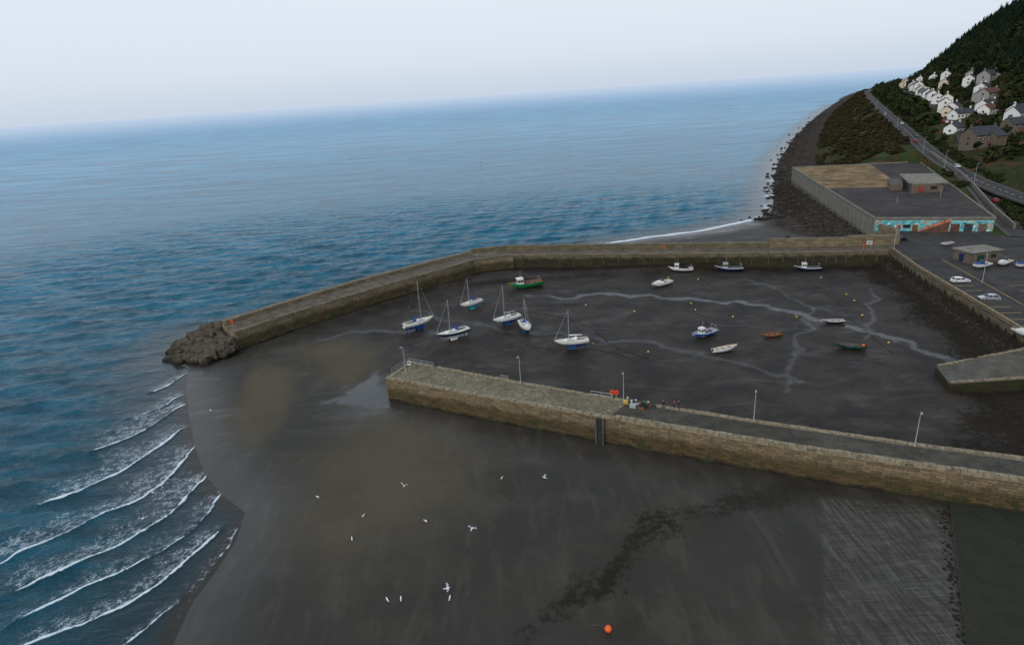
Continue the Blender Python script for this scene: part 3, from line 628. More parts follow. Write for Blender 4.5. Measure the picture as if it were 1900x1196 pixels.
# ------------------------------------------------------------------ mural building
def mural():
    m,nt,b=newmat('mural_paint'); L=nt.links.new; uv=coords(nt,'uv')
    n=noise(nt,uv,.35,5,.6,1.5); n2=noise(nt,coords(nt,'uv',scale=(.35,1.2,1),rot=.35),.9,4,.6,2); n3=noise(nt,coords(nt,'uv',scale=(.6,1,1)),.55,4,.6,2.5)
    c=mixc(nt,mrange(nt,n,.35,.6),(.03,.34,.43),(.16,.58,.60)); c=mixc(nt,mrange(nt,n2,.55,.60),c,(.55,.14,.04)); c=mixc(nt,mrange(nt,n2,.43,.38),c,(.02,.10,.22)); c=mixc(nt,mrange(nt,n3,.6,.64),c,(.6,.55,.4)); c=mixc(nt,mrange(nt,n3,.38,.34),c,(.08,.25,.08))
    v=N(nt,'ShaderNodeTexVoronoi'); L(uv,v.inputs['Vector']); v.inputs['Scale'].default_value=.45; c=mixc(nt,mrange(nt,v.outputs['Distance'],.24,.18),c,(.65,.66,.6))
    L(c,b.inputs['Base Color']); b.inputs['Roughness'].default_value=.8; return m
M['mural']=mural(); M['bath_concrete']=stone_mat('bath_concrete',(.20,.195,.17),(.12,.115,.095),3,7,3.1,con=.5)
w=MB(); w.prism(BLD,-1,9.6,'roof_felt','bath_concrete')
rf=MB()
def lerp(a,b,t): return (a[0]+(b[0]-a[0])*t,a[1]+(b[1]-a[1])*t)
c=[(sum(p[0] for p in BLD)/4),(sum(p[1] for p in BLD)/4)]
IN=[lerp(p,c,.012) for p in BLD]
sp1=lerp(IN[0],IN[3],.47); sp2=lerp(IN[1],IN[2],.47)
rf.prism([sp1,lerp(sp1,sp2,.62),lerp(lerp(IN[3],IN[2],.0),IN[2],.62),IN[3]],9.5,9.63,'roof_moss')
par=MB()
for i in range(4):
    a=BLD[i];b=BLD[(i+1)%4]; d=np.array(b)-np.array(a); L_=np.hypot(*d); m_=((a[0]+b[0])/2,(a[1]+b[1])/2); par.box((m_[0],m_[1],9.85),(L_+.3,.45,.55),'concrete',rot=math.atan2(d[1],d[0]))
but=MB(); d=np.array(BLD[3])-np.array(BLD[0])
for k in range(24):
    q=np.array(BLD[0])+d*(k+.5)/24; but.box((q[0]-.25,q[1]+.06,4),(.7,.6,10.2),'bath_concrete',rot=math.atan2(d[1],d[0]))
mu=MB(); a=np.array(BLD[0]);b=np.array(BLD[1]); d=(b-a);L_=np.hypot(*d);d=d/L_;nrm=np.array([d[1],-d[0]])
def fpt(s,o,z): p=a+d*s+nrm*o; return (p[0],p[1],z)
mu.add([fpt(.3,.08,5.32),fpt(L_-.3,.08,5.32),fpt(L_-.3,.08,9.1),fpt(.3,.08,9.1)],[(0,1,2,3)],'mural',[[(0,0),(L_,0),(L_,3.8),(0,3.8)]])
dr_=MB()
for s,ww,hh,mt in((7.5,1.2,2.2,'door_red'),(12.5,1.6,2.3,'brown_wood'),(24.2,2.6,2.6,'roof_tile'),(28,2.4,2.6,'roof_slate'),(32,2.4,2.6,'stone_brown'),(10,2.2,1.1,'window_glass'),(4,2.4,1,'window_glass')):
    p=fpt(s,.12,5.32+hh/2+(1.2 if mt=='window_glass' else 0)); dr_.box(p,(ww,.16,hh),mt,rot=math.atan2(d[1],d[0]))
stp=MB(); n=14
for k in range(n):
    s=13.5+k*.62; p=fpt(s,1.0,5.3+(k+1)*.14); stp.box((p[0],p[1],5.3+(k+1)*.29/2),(.62,1.6,(k+1)*.29),'roof_tile',rot=math.atan2(d[1],d[0]))
M['stair_paint']=simple('stair_paint',(.42,.15,.07),.7,.5,.8,dirt=(.1,.3,.32))
V=[fpt(13,1.88,5.4),fpt(22.2,1.88,9.2),fpt(22.2,1.88,10.2),fpt(13,1.88,6.4),fpt(13,1.75,5.4),fpt(22.2,1.75,9.2),fpt(22.2,1.75,10.2),fpt(13,1.75,6.4)]
stp.add(V,[(0,1,2,3),(7,6,5,4),(3,2,6,7),(0,3,7,4),(1,5,6,2)],'stair_paint')
hut=MB(); hut.prism([(166.8,253),(178.5,251),(190.5,277),(178.5,279)],9.6,13.2,'concrete','stone_brown'); hut.box((178.6,265,13.35),(13.6,27.6,.35),'concrete',rot=-.42)
hut.prism([(163.5,262),(168,261),(176,276),(171,277)],9.6,12.3,'concrete_dark','stone_brown')
hut.box((170.2,252.1,11.2),(1.8,.3,2),'door_red',rot=-.17); hut.box((174.8,251.4,11.7),(2.2,.3,1),'window_glass',rot=-.17)
hut.cyl((150,235,9.6),(150,235,12.5),.06,.06,'galvanised',6); hut.cyl((170,240,9.6),(170,240,13),.06,.06,'galvanised',6)
group('mural_building',(0,0,0),0,{'walls':w,'roof_covering':rf,'roof_parapet':par,'buttresses':but,'mural':mu,'doors_windows':dr_,'staircase':stp,'roof_hut':hut})
rw=MB(); wall_strip(rw,[(168.5,200.5),(181,228),(196,258),(209,286),(230,338)],.5,3,[7.2,8.6,10.8,12.5,15.2]+[15.2,12.5,10.8,8.6,7.2],'concrete','bath_concrete'); rw.obj('retaining_wall')
k=MB(); k.box((0,0,1.5),(9.5,6,3),'stone_brown'); r2=MB(); r2.box((0,0,3.15),(10.2,6.7,.3),'concrete'); r2.box((-2,.5,3.5),(1.2,1,.4),'concrete'); dd=MB(); dd.box((-4.76,0,1.2),(.08,1.6,2.2),'navy_paint'); dd.box((-1.5,-3.02,1.2),(2.2,.08,2.1),'dark_green_paint'); dd.box((2.4,-3.02,1.7),(1.6,.08,.9),'window_glass')
group('harbour_office',(133.5,169.5,5.3),.12,{'walls':k,'roof':r2,'doors_windows':dd})
# ------------------------------------------------------------------ houses
def house(x,y,z,w,d,h,rz,wall,roof,name='house',ch=2,wing=False):
    W=MB();R=MB();Wi=MB()
    def blk(ox,oy,w,d,h,rh):
        W.box((ox,oy,h/2-1),(w,d,h+2),wall)
        W.add([(ox-w/2,oy-d/2,h),(ox-w/2,oy+d/2,h),(ox-w/2,oy,h+rh),(ox+w/2,oy-d/2,h),(ox+w/2,oy+d/2,h),(ox+w/2,oy,h+rh)],[(0,2,1),(3,4,5)],wall)
        e=.4;q=w/2+.25; s=rh/(d/2)
        for sg in(-1,1):
            y0=oy+sg*(d/2+e); z0=h-e*s+.1
            V=[(ox-q,y0,z0),(ox+q,y0,z0),(ox+q,oy,h+rh+.1),(ox-q,oy,h+rh+.1)]; V2=[(a,b,c+.18) for a,b,c in V]
            F=[(0,1,2,3),(7,6,5,4),(0,4,5,1),(1,5,6,2),(3,2,6,7),(0,3,7,4)]; R.add(V+V2,F,roof)
    blk(0,0,w,d,h,d*.36)
    if wing: blk(w*.2,-d*.55,w*.4,d*.7,h*.9,d*.2)
    for i in range(ch):
        R.box(((-w/2+.6) if i==0 else (w/2-.6),0,h+d*.36+.5),(.8,.7,1.6),wall); R.cyl(((-w/2+.6) if i==0 else (w/2-.6),0,h+d*.36+1.3),((-w/2+.6) if i==0 else (w/2-.6),0,h+d*.36+1.7),.14,.12,'roof_tile',6)
    ns=max(2,int(w/2.6)); lv=2 if h>4.2 else 1
    for sg in(-1,1):
        for l in range(lv):
            for i in range(ns):
                px=-w/2+(i+.5)*w/ns; pz=1.5+l*2.6
                if l==0 and i==ns//2: Wi.box((px,sg*(d/2+.03),1.05),(1,.1,2.1),'door_red')
                else:
                    Wi.box((px,sg*(d/2+.02),pz),(1.35,.08,1.35),'render_white'); Wi.box((px,sg*(d/2+.05),pz),(1.15,.08,1.15),'window_glass')
        for l in range(lv): Wi.box((sg*(w/2+.03),0,1.6+l*2.6),(.1,1.2,1.2),'window_glass')
    return group(name,(x,y,z),rz,{'walls':W,'roof':R,'windows_door':Wi})
HS=[(514,824,14,8,5,1.1,'render_white','roof_slate'),(453,705,13,8,5,1.05,'render_white','roof_slate'),(430,668,12,8,5,1.1,'render_white','roof_slate'),(400,612,12,8,5,1.1,'render_cream','roof_slate'),(372,564,13,8,5,1.1,'render_white','roof_slate'),(357,535,12,8,5,1.1,'render_white','roof_slate'),
(342,505,12,8,4.8,1.0,'render_white','roof_slate'),(325,470,11,7.5,4.8,1.0,'render_white','roof_tile'),(296,426,11,8,5.4,.9,'render_cream','roof_slate'),(289,402,13,7,3,.2,'render_white','roof_slate'),(246,325,15,10,6,.15,'stone_brown','roof_slate'),(284,350,11,9,5.6,.2,'render_white','roof_slate'),
(372,495,17,9,6,.5,'render_grey','roof_slate'),(477,716,13,8,5,.9,'render_white','roof_slate'),(560,900,13,8,5,1,'render_white','roof_slate'),(602,965,13,8,5,1,'render_white','roof_slate'),(316,417,13,8,3.2,.4,'render_white','roof_slate'),(308,437,10,8,3.4,.7,'render_white','roof_slate'),(333,440,12,8,5,.3,'render_grey','roof_tile'),(420,615,12,8,5,1,'render_cream','roof_slate'),(390,540,12,8,5,.8,'render_white','roof_slate'),(500,775,12,8,5,1,'render_white','roof_slate'),(272,337,10,8,5,.1,'stone_brown','roof_slate'),
(440,690,11,8,5,1.1,'render_white','roof_slate'),(415,640,11,8,5,1.1,'render_white','roof_slate'),(385,588,11,8,5,1.1,'render_white','roof_slate'),(470,740,11,8,5,1.1,'render_white','roof_slate'),(490,790,11,8,5,1.1,'render_cream','roof_slate'),(312,452,10,8,4.6,1.0,'render_white','roof_slate'),(265,372,10,7,3.2,.5,'render_white','roof_slate'),(345,400,14,9,6,.3,'render_grey','roof_slate'),(318,378,12,9,5.5,.2,'render_cream','roof_slate'),
(298,368,11,8,3.4,.3,'render_white','roof_slate'),(302,398,10,7,3.2,.5,'render_white','roof_tile'),(350,470,12,8,5,.7,'render_white','roof_slate'),(338,455,10,8,4.8,.8,'render_grey','roof_slate'),(360,425,12,8,5,.4,'render_white','roof_slate'),(405,560,12,8,5,.9,'render_grey','roof_tile'),(445,650,12,8,5,.9,'render_white','roof_slate')]
HOUSEPOS=[]
for i,(x,y,w_,d_,h_,rz,wa,ro) in enumerate(HS):
    z=gz(x,y); HOUSEPOS.append((x,y)); house(x,y,z+.2,w_,d_,h_,rz,wa,ro,'terraced_house' if (y>500 and rz>1.04) else 'house',wing=(i in(10,12,8)))
# ------------------------------------------------------------------ vegetation
def leaf_mat(name,a,b_):
    m,nt,b=newmat(name); L=nt.links.new; pos=coords(nt); n=noise(nt,pos,.14,6,.75); n2=noise(nt,pos,1.2,3,.6)
    c=mixc(nt,mrange(nt,n,.38,.62),a,b_); c=mixc(nt,mth(nt,'MULTIPLY',n2,.6),c,tuple(x*.5 for x in a)); L(c,b.inputs['Base Color']); b.inputs['Roughness'].default_value=.9; b.inputs['Specular IOR Level'].default_value=.08; return m
M['conifer']=leaf_mat('conifer',(.007,.015,.008),(.019,.030,.014)); M['shrub']=leaf_mat('shrub',(.018,.026,.009),(.085,.05,.024)); M['leaf']=leaf_mat('leaf',(.015,.025,.009),(.05,.055,.018)); M['blossom']=leaf_mat('blossom',(.2,.09,.1),(.3,.14,.16)); M['bark']=simple('bark',(.06,.045,.03),.9,.3,3)
def tmpl_conifer(seed):
    r=random.Random(seed); V=[];F=[]
    for k in range(9):
        z=.12+.1*k; R=.26*(1-k/9.5); n=8
        for j in range(n):
            t=2*math.pi*(j+r.random()*.6)/n; q=R*r.uniform(.7,1.25); a=t-.35;b=t+.35; o=len(V)
            V+=[(0,0,z+.13),(q*math.cos(a),q*math.sin(a),z-.01+r.uniform(-.02,.02)),(q*1.15*math.cos(t),q*1.15*math.sin(t),z-.05),(q*math.cos(b),q*math.sin(b),z-.01+r.uniform(-.02,.02))]
            F+=[(o,o+1,o+2),(o,o+2,o+3)]
    V+=[(.015,0,0),(-.01,.015,0),(-.01,-.015,0),(0,0,.9)]; o=len(V)-4; F+=[(o,o+1,o+3),(o+1,o+2,o+3),(o+2,o,o+3)]
    return np.array(V),np.array(F)
def tmpl_bush(seed,nl=110,leaf=.2):
    r=random.Random(seed); V=[];F=[]; lobes=[(r.uniform(-.5,.5),r.uniform(-.5,.5),r.uniform(.2,.6),r.uniform(.3,.5)) for _ in range(5)]
    for _ in range(nl):
        l=r.choice(lobes); d=Vector((r.gauss(0,1),r.gauss(0,1),r.gauss(0,1)+.3)).normalized()*l[3]*r.uniform(.7,1.05); c=Vector(l[:3])+d
        u=Vector((r.gauss(0,1),r.gauss(0,1),r.gauss(0,1))).normalized(); w=d.normalized().cross(u).normalized(); u2=w.cross(d.normalized()); s=leaf*r.uniform(.6,1.3); o=len(V)
        V+=[tuple(c+w*s),tuple(c+u2*s+d*.2),tuple(c-w*s-u2*s*.5)]; F.append((o,o+1,o+2))
    return np.array(V),np.array(F)
def scatter(name,tm,inst,mat):
    VV=[];FF=[];o=0
    for (x,y,z,s,sz) in inst:
        V,F=tm[random.randrange(len(tm))]; a=random.random()*6.28; c,sn=math.cos(a),math.sin(a)
        P=np.stack([(V[:,0]*c-V[:,1]*sn)*s+x,(V[:,0]*sn+V[:,1]*c)*s+y,V[:,2]*sz+z],1); VV.append(P);FF.append(F+o);o+=len(V)
    V=np.concatenate(VV);F=np.concatenate(FF); me=bpy.data.meshes.new(name); me.vertices.add(len(V)); me.vertices.foreach_set('co',V.astype('f').ravel()); me.loops.add(F.size); me.loops.foreach_set('vertex_index',F.astype('i').ravel()); me.polygons.add(len(F)); me.polygons.foreach_set('loop_start',(np.arange(len(F))*3).astype('i')); me.update(calc_edges=True); me.materials.append(M[mat])
    ob=bpy.data.objects.new(name,me); COL.objects.link(ob); return ob
def batch(n,yr,dr,seed):
    r=np.random.default_rng(seed); y=r.uniform(*yr,n); x=road_x(y)+r.uniform(*dr,n); z,_=land_z(x,y); return x,y,z
tc=[tmpl_conifer(i) for i in range(5)]; tb=[tmpl_bush(i) for i in range(6)]
x,y,z=batch(5200,(300,960),(66,330),1); dn=fbm(x,y,40,80)
def far_from_houses(a,b,m=8): return all((a-p)**2+(b-q_)**2>m*m for p,q_ in HOUSEPOS)
keep=(ss(64,100,x-road_x(y)+(dn-.5)*60)>.3)&(y<930)
scatter('conifer_forest',tc,[(a,b,c-.3,random.uniform(8,15),random.uniform(6,15)) for a,b,c,k in zip(x,y,z,keep) if k and far_from_houses(a,b,9)],'conifer')
UPa=np.array(UP)
def screened(a,b):   # gardens: keep the sea-side front of each house and the parking rows open
    return all(not(-18<a-p<3 and -28<b-q_<3) for p,q_ in HOUSEPOS) and not(240<a<292 and 278<b<314)
x,y,z=batch(3000,(285,980),(12,110),2); du,_,_=pdist(x,y,UPa)
ok=[(a,b,c) for a,b,c,u in zip(x,y,z,du) if u>6 and far_from_houses(a,b,8.5) and not(258<a<284 and 300<b<314)]
scatter('hillside_shrubs',tb,[(a,b,c,random.uniform(1.6,3.4),random.uniform(1,2.7)) for a,b,c in ok],'leaf')
scatter('garden_trees',tb,[(a,b,c,random.uniform(4,7),random.uniform(4.5,8.5)) for a,b,c in ok if screened(a,b) and random.random()<.45],'leaf')
inst=[]
r=np.random.default_rng(5); nS=5200; y=262+(r.random(nS)**1.4)*1000; cx=np.interp(y,COAST[:,1],COAST[:,0]); rx=road_x(y); u=r.uniform(.33,.93,nS); x=cx+(rx-cx)*u; z,_=land_z(x,y); ins=inside(x,y,BLD); f_=fbm(x,y,25,90)
inst=[(a,b,c-.2,random.uniform(1.2,3.4),random.uniform(.8,2.6)) for a,b,c,i_,rr,ff in zip(x,y,z,ins,rx,f_) if not i_ and rr-a>5.5 and ff>.38 and not(b<350 and a<np.interp(b,[211,350],[127.8,161.6])) and not (b<350 and a<np.interp(b,[200,340],[161,226])+3)]
scatter('slope_scrub',tb,inst,'shrub')
inst=[]
for _ in range(420):
    y=random.uniform(196,262); lx=np.interp(y,[190,210,238,262],[163.5,173,188,200]); rx=road_x(y)
    if rx-lx<9: continue
    a=random.uniform(lx+4,rx-5)
    inst.append((a,y,gz(a,y),random.uniform(1.2,2.4),random.uniform(1,2.6)))
for _ in range(420):
    y=random.uniform(262,940); a=road_x(y)+random.uniform(6,11); inst.append((a,y,gz(a,y),random.uniform(1.3,2.6),random.uniform(1,2.4)))
scatter('verge_hedge',tb,inst,'leaf')
def tree(name,x,y,h,mat,seed):
    r=random.Random(seed); t=MB(); cr=MB(); z=gz(x,y)
    t.cyl((0,0,-.3),(0,0,h*.45),.28,.18,'bark',7)
    lob=[]
    for k in range(6):
        a=k*1.05+r.random(); p=(math.cos(a)*h*.24*r.uniform(.6,1.1),math.sin(a)*h*.24*r.uniform(.6,1.1),h*r.uniform(.5,.85)); t.cyl((0,0,h*r.uniform(.28,.44)),p,.12,.04,'bark',5); lob.append((p,h*r.uniform(.14,.22)))
    lob.append(((0,0,h*.85),h*.2))
    V=[];F=[]
    for c_,R in lob:
        for _ in range(110):
            d=Vector((r.gauss(0,1),r.gauss(0,1),r.gauss(0,1))).normalized()*R*r.uniform(.5,1.1); c=Vector(c_)+d; u=Vector((r.gauss(0,1),r.gauss(0,1),r.gauss(0,1))).normalized(); w=u.orthogonal().normalized(); s=.28*r.uniform(.6,1.4); o=len(V)
            V+=[c+w*s,c+u*s,c-w*s,c-u*s]; F.append((o,o+1,o+2,o+3))
    cr.add(V,F,mat); group(name,(x,y,z),0,{'trunk':t,'crown':cr})
for i,(x,y,h,mt) in enumerate([(262,330,7,'leaf'),(268,352,8,'leaf'),(275,327,6,'blossom'),(258,345,6,'leaf'),(300,385,8,'leaf'),(322,402,9,'leaf'),(305,370,8,'leaf'),(340,470,9,'leaf'),(352,480,9,'leaf'),(235,312,5,'leaf'),(270,362,7,'blossom'),(330,425,8,'leaf'),(350,450,10,'leaf'),(385,515,10,'leaf'),(410,580,9,'leaf'),(296,352,8,'leaf'),(313,395,7,'leaf')]):
    tree('blossom_tree' if mt=='blossom' else 'broadleaf_tree',x,y,h,mt,i)
# ------------------------------------------------------------------ boats
def hull(mb,L,B,zk,zs,rise,top,anti,wl,stripe=None,sh=.14,tr=.72,ns=18,nc=9,rake=.35,open_=False,deck='grey_deck',sole=None,inner=None,rail=None):
    rows=[];sheer=[]
    for i in range(ns+1):
        t=i/ns
        sh_=tr+(1-tr)*math.sin(min(t/.45,1)*math.pi/2) if t<.45 else max(.012,(1-((t-.45)/.55)**2.3))
        b=B/2*sh_; s=zs+rise*((t-.35)/.65)**2*(1 if t>.35 else .35)
        k=zk+(((t-.55)/.45)**2.2*(s-zk)*.8 if t>.55 else 0)+(max(0,.25-t)*(zs-zk)*.9)
        row=[]
        for j in range(nc+1):
            th=j/nc*math.pi/2; y=b*math.sin(th)**.75; z=k+(s-k)*(1-math.cos(th)**1.15)
            x=-L/2+L*t*(1-rake/L)+rake*t**6*((z-zk)/(s-zk)); row.append((x,y,z))
        rows.append(row); sheer.append((row[-1][0],b,s))
    V=[];
    for row in rows: V+=[(x,-y,z) for x,y,z in row[::-1]]+[(x,y,z) for x,y,z in row[1:]]
    w=2*nc+1
    for i in range(ns):
        for j in range(w-1):
            q=(i*w+j,i*w+j+1,(i+1)*w+j+1,(i+1)*w+j); z=sum(V[a][2] for a in q)/4
            mt=anti if z<wl else top
            if stripe and wl<=z<wl+sh: mt=stripe
            if rail and j in(0,w-2): mt=rail
            mb.add([V[a] for a in q],[(0,1,2,3)],mt)
    mb.add([V[j] for j in range(w)],[tuple(range(w-1,-1,-1))],top)
    if not open_:
        for i in range(ns):
            a,b=sheer[i],sheer[i+1]; mb.add([(a[0],-a[1],a[2]-.03),(b[0],-b[1],b[2]-.03),(b[0],0,b[2]+.04),(a[0],0,a[2]+.04),(b[0],b[1],b[2]-.03),(a[0],a[1],a[2]-.03)],[(0,1,2,3),(3,2,4,5)],deck)
    else:
        sl=sole if sole is not None else zk+.25; inn=inner or deck
        for i in range(ns):
            a,b=sheer[i],sheer[i+1]
            for sg in(-1,1):
                def ins_(p,f): return max(p[1]*f-.07,.0)*sg
                za=min(sl+max(0,(i/ns-.7))*1.5,a[2]-.05); zb=min(sl+max(0,((i+1)/ns-.7))*1.5,b[2]-.05)
                P=[(a[0],a[1]*sg,a[2]),(b[0],b[1]*sg,b[2]),(b[0],ins_(b,1),b[2]+.02),(a[0],ins_(a,1),a[2]+.02),(b[0],ins_(b,.8),zb),(a[0],ins_(a,.8),za),(b[0],0,zb),(a[0],0,za)]
                mb.add(P,[(0,1,2,3)],rail or top); mb.add(P,[(3,2,4,5),(5,4,6,7)],inn)
        a=sheer[0]; mb.add([(a[0]+.06,-a[1]*.9,sl),(a[0]+.06,a[1]*.9,sl),(a[0]+.06,a[1],a[2]),(a[0]+.06,-a[1],a[2])],[(0,1,2,3)],inn)
    return sheer
def shf(sheer,x):
    xs=[s[0] for s in sheer]; return float(np.interp(x,xs,[s[1] for s in sheer])),float(np.interp(x,xs,[s[2] for s in sheer]))
def place(stern,bow,z=.12,h=None):
    c=((stern[0]+bow[0])/2,(stern[1]+bow[1])/2,z); return c,math.atan2(bow[1]-stern[1],bow[0]-stern[0])
def sailboat(stern,bow,L,H,top='white_gelcoat',stripe='navy_paint',anti='antifoul_blue',cover='sail_cover_blue',tilt=(0,0),stripe_h=.14,deck='cream_gelcoat'):
    c,rz=place(stern,bow); B=L*.33; zk=.95;zs=zk+1.2
    h=MB(); sh=hull(h,L,B,zk,zs,.35,top,anti,zk+.42,stripe,stripe_h,deck=deck)
    k=MB()
    for y in(-B*.2,B*.2): k.box((0,y,.52),(L*.2,.14,1.1),anti,tx=1.3)
    k.box((-L*.41,0,.75),(L*.06,.08,1.2),anti); k.box((-L*.1,0,.7),(L*.45,.2,.7),anti,ty=1.4)
    d=MB()
    for x0,x1,hh in((-L*.12,L*.22,.42),):
        b0,_=shf(sh,x0);b1,z1=shf(sh,x1); z0=zs-.02; a0=b0*.62;a1=b1*.5
        V=[(x0,-a0,z0),(x1,-a1,z1-.03),(x1,a1,z1-.03),(x0,a0,z0),(x0,-a0*.85,z0+hh),(x1-.25,-a1*.75,z1+hh*.55),(x1-.25,a1*.75,z1+hh*.55),(x0,a0*.85,z0+hh)]
        d.add(V,[(4,5,6,7),(0,1,5,4),(1,2,6,5),(2,3,7,6),(3,0,4,7)],'white_gelcoat')
        for sg in(-1,1):
            P=[(x0+.3,sg*(a0*.965+.012),z0+.14),(x1-.5,sg*(a1*.98+.04),z1+.1),(x1-.55,sg*(a1*.93+.04),z1+.22),(x0+.3,sg*(a0*.91+.012),z0+.3)]
            d.add(P,[(0,1,2,3) if sg<0 else (3,2,1,0)],'window_glass')
    d.box((L*.05,0,zs+.48),(.6,.55,.08),'grey_deck'); d.box((-L*.13,0,zs+.3),(.08,.6,.5),'brown_wood')
    b0,_=shf(sh,-L*.3)
    d.box((-L*.29,0,zs+.02),(L*.3,b0*1.05,.05),'concrete_dark')  # dark slab on the deck stands in for the shaded cockpit well
    for sg in(-1,1): d.box((-L*.29,sg*b0*.62,zs+.12),(L*.32,.14,.24),'white_gelcoat')
    d.path([(-L*.42,0,zs+.35),(-L*.3,0,zs+.4)],.03,'varnish_wood')
    d.sph((-L*.13,0,zs+.4),(.45,b0*.6,.45),cover,10,6)
    r=MB(); mx=L*.08; mz=zs+.35; top_z=H
    r.cyl((mx,0,mz),(mx-.05,0,top_z),.09,.06,'aluminium',8)
    r.cyl((mx-.1,0,zs+1.15),(-L*.33,0,zs+1.1),.055,.055,'aluminium',6)
    r.cyl((mx-.15,0,zs+1.3),(-L*.3,0,zs+1.2),.17,.09,cover,8)
    for f in(.55,.8) if H>10 else (.6,):
        zz=mz+(top_z-mz)*f; r.cyl((mx,-.6,zz),(mx,.6,zz),.025,.025,'aluminium',5)
    bz=sh[-1][2]
    r.cyl((sh[-1][0]-.1,0,bz+.1),(mx,0,top_z-.1),.045,.02,'grey_deck',6)
    r.cyl((-L/2+.05,0,zs+.1),(mx,0,top_z),.01,.01,'galvanised',4)
    for sg in(-1,1):
        b,_=shf(sh,mx-.2); zz=mz+(top_z-mz)*.6
        r.path([(mx-.2,sg*b*.95,zs),(mx,sg*.6,zz),(mx,0,top_z-.1)],.008,'galvanised',4)
    for sg in(-1,1):
        pr=None
        for x in np.linspace(-L*.47,L*.42,7):
            b,z=shf(sh,x); p=(x,sg*b*.94,z+.6); r.cyl((x,sg*b*.94,z),p,.013,.013,'aluminium',4)
            if pr: r.cyl(pr,p,.008,.008,'galvanised',4)
            pr=p
        r.cyl(pr,(sh[-1][0]-.1,0,bz+.65),.018,.018,'aluminium',4)
    r.cyl((sh[-1][0]-.1,0,bz),(sh[-1][0]-.1,0,bz+.65),.018,.018,'aluminium',4)
    d.box((-L/2-.2,.35,zs-.1),(.3,.28,.45),'black_rubber')
    group('sailing_yacht',c,rz,{'hull':h,'keel':k,'deck':d,'rigging':r},tilt,smooth=('hull',))
sailboat((-28.6,155.2),(-21.6,160.0),9.2,13.3,tilt=(.03,.0),stripe='blue_paint',stripe_h=.1,anti='blue_paint')
sailboat((-11.4,150.1),(-19.2,145.6),9.2,10.9,top='navy_paint',stripe='white_gelcoat',anti='white_gelcoat',stripe_h=.12,tilt=(-.04,0))
sailboat((-8.6,173.1),(-14.2,168.5),7.6,9.4,stripe='teal_paint',anti='teal_paint',tilt=(.04,0),stripe_h=.05)
sailboat((1.9,157.6),(-4.6,154.1),8.2,11.2,stripe='navy_paint',anti='antifoul_blue',cover='grey_deck')
sailboat((2.4,153.2),(4.5,145.3),8.0,9.6,stripe='blue_paint',anti='blue_paint',tilt=(.03,0))
sailboat((17.8,136.8),(9.9,136.4),8.2,9.9,stripe='navy_paint',anti='antifoul_blue',cover='white_gelcoat',stripe_h=.08)
def wheelhouse(m,x,w,l,z,h,wall,roof=None):
    m.box((x,0,z+h/2),(l,w,h),wall,tx=.88,ty=.9); m.box((x,0,z+h+.05),(l*1.02,w*1.0,.1),roof or wall)
    m.box((x,0,z+h*.68),(l*.96,w*.975,h*.3),'window_glass',tx=.95,ty=.965)
    for sy in(-1,1):
        for q in(-.46,0,.46): m.box((x+q*l*.93,sy*w*.468,z+h*.68),(.09,.09,h*.32),wall)
    for q in(-.25,.25): m.box((x+l*.45,q*w,z+h*.68),(.12,.07,h*.32),wall)
    m.box((x-l*.485,0,z+h*.42),(.05,.6,h*.8),'grey_deck')
def fishing_boat(stern,bow,L,top,anti,stripe,wh='white_gelcoat',whx=.15,gear='fish_net',name='fishing_boat',rail=None,deck='grey_deck',tilt=(0,0),hk=.145,wl=.35):
    c,rz=place(stern,bow); B=L*.36;zk=.0;zs=L*hk
    h=MB(); sh=hull(h,L,B,zk,zs,L*.07,top,anti,zs*wl,stripe,.1,.8,open_=True,sole=zs*.55,inner=deck,rail=rail)
    w=MB(); wheelhouse(w,L*whx,B*.5,L*.18,zs*.55,L*.18+.35,wh)
    b,z=shf(sh,L*.36)
    w.add([(L*.27,-b*1.1,zs*1.12),(L*.47,-.08,z+.08),(L*.47,.08,z+.08),(L*.27,b*1.1,zs*1.12),(L*.27,-b*1.1,zs*.55),(L*.27,b*1.1,zs*.55)],[(0,1,2,3),(4,0,3,5)],top if top!='navy_paint' else deck)
    g=MB()
    g.cyl((L*whx-.2,0,zs*.55+L*.2),(L*whx-.3,0,L*.52),.04,.03,'aluminium',6); g.cyl((L*whx-.3,-.4,L*.48),(L*whx-.3,.4,L*.48),.02,.02,'aluminium',4)
    g.path([(-L*.42,-B*.34,zs),(-L*.42,-B*.34,zs+1.2),(-L*.42,B*.34,zs+1.2),(-L*.42,B*.34,zs)],.035,'galvanised',6)
    for k in range(7): g.sph((random.uniform(-L*.36,-L*.02),random.uniform(-B*.25,B*.25),zs*.6+.1),(random.uniform(.25,.5),random.uniform(.25,.45),.3),(gear,'dark_sole','concrete_dark')[k%3],8,5,jit=.3)
    g.box((-L*.2,B*.1,zs*.6+.2),(.8,.6,.4),'blue_paint')
    for k in range(4):
        b,z=shf(sh,-L*.3+k*L*.17); g.cyl((-L*.3+k*L*.17,-b-.06,z-.1),(-L*.3+k*L*.17,-b-.06,z-.5),.09,.09,'black_rubber',6)
    group(name,c,rz,{'hull':h,'wheelhouse':w,'deck_gear':g},tilt,smooth=('hull',))
fishing_boat((10.4,189.6),(-.7,186.6),11.5,'green_paint','green_paint','white_gelcoat',whx=.14,rail='green_paint',deck='brown_wood',hk=.15,wl=.12)
fishing_boat((60.2,194.2),(52.2,196.3),8,'white_gelcoat','antifoul_blue','navy_paint',whx=.15)
fishing_boat((75.2,190.8),(66.4,192.8),8.8,'navy_paint','navy_paint','navy_paint',whx=.12,wh='grey_deck',deck='dark_sole',rail='white_gelcoat')
fishing_boat((97.8,185.6),(89.6,187.6),8,'navy_paint','navy_paint','navy_paint',whx=.12,deck='dark_sole',rail='white_gelcoat')
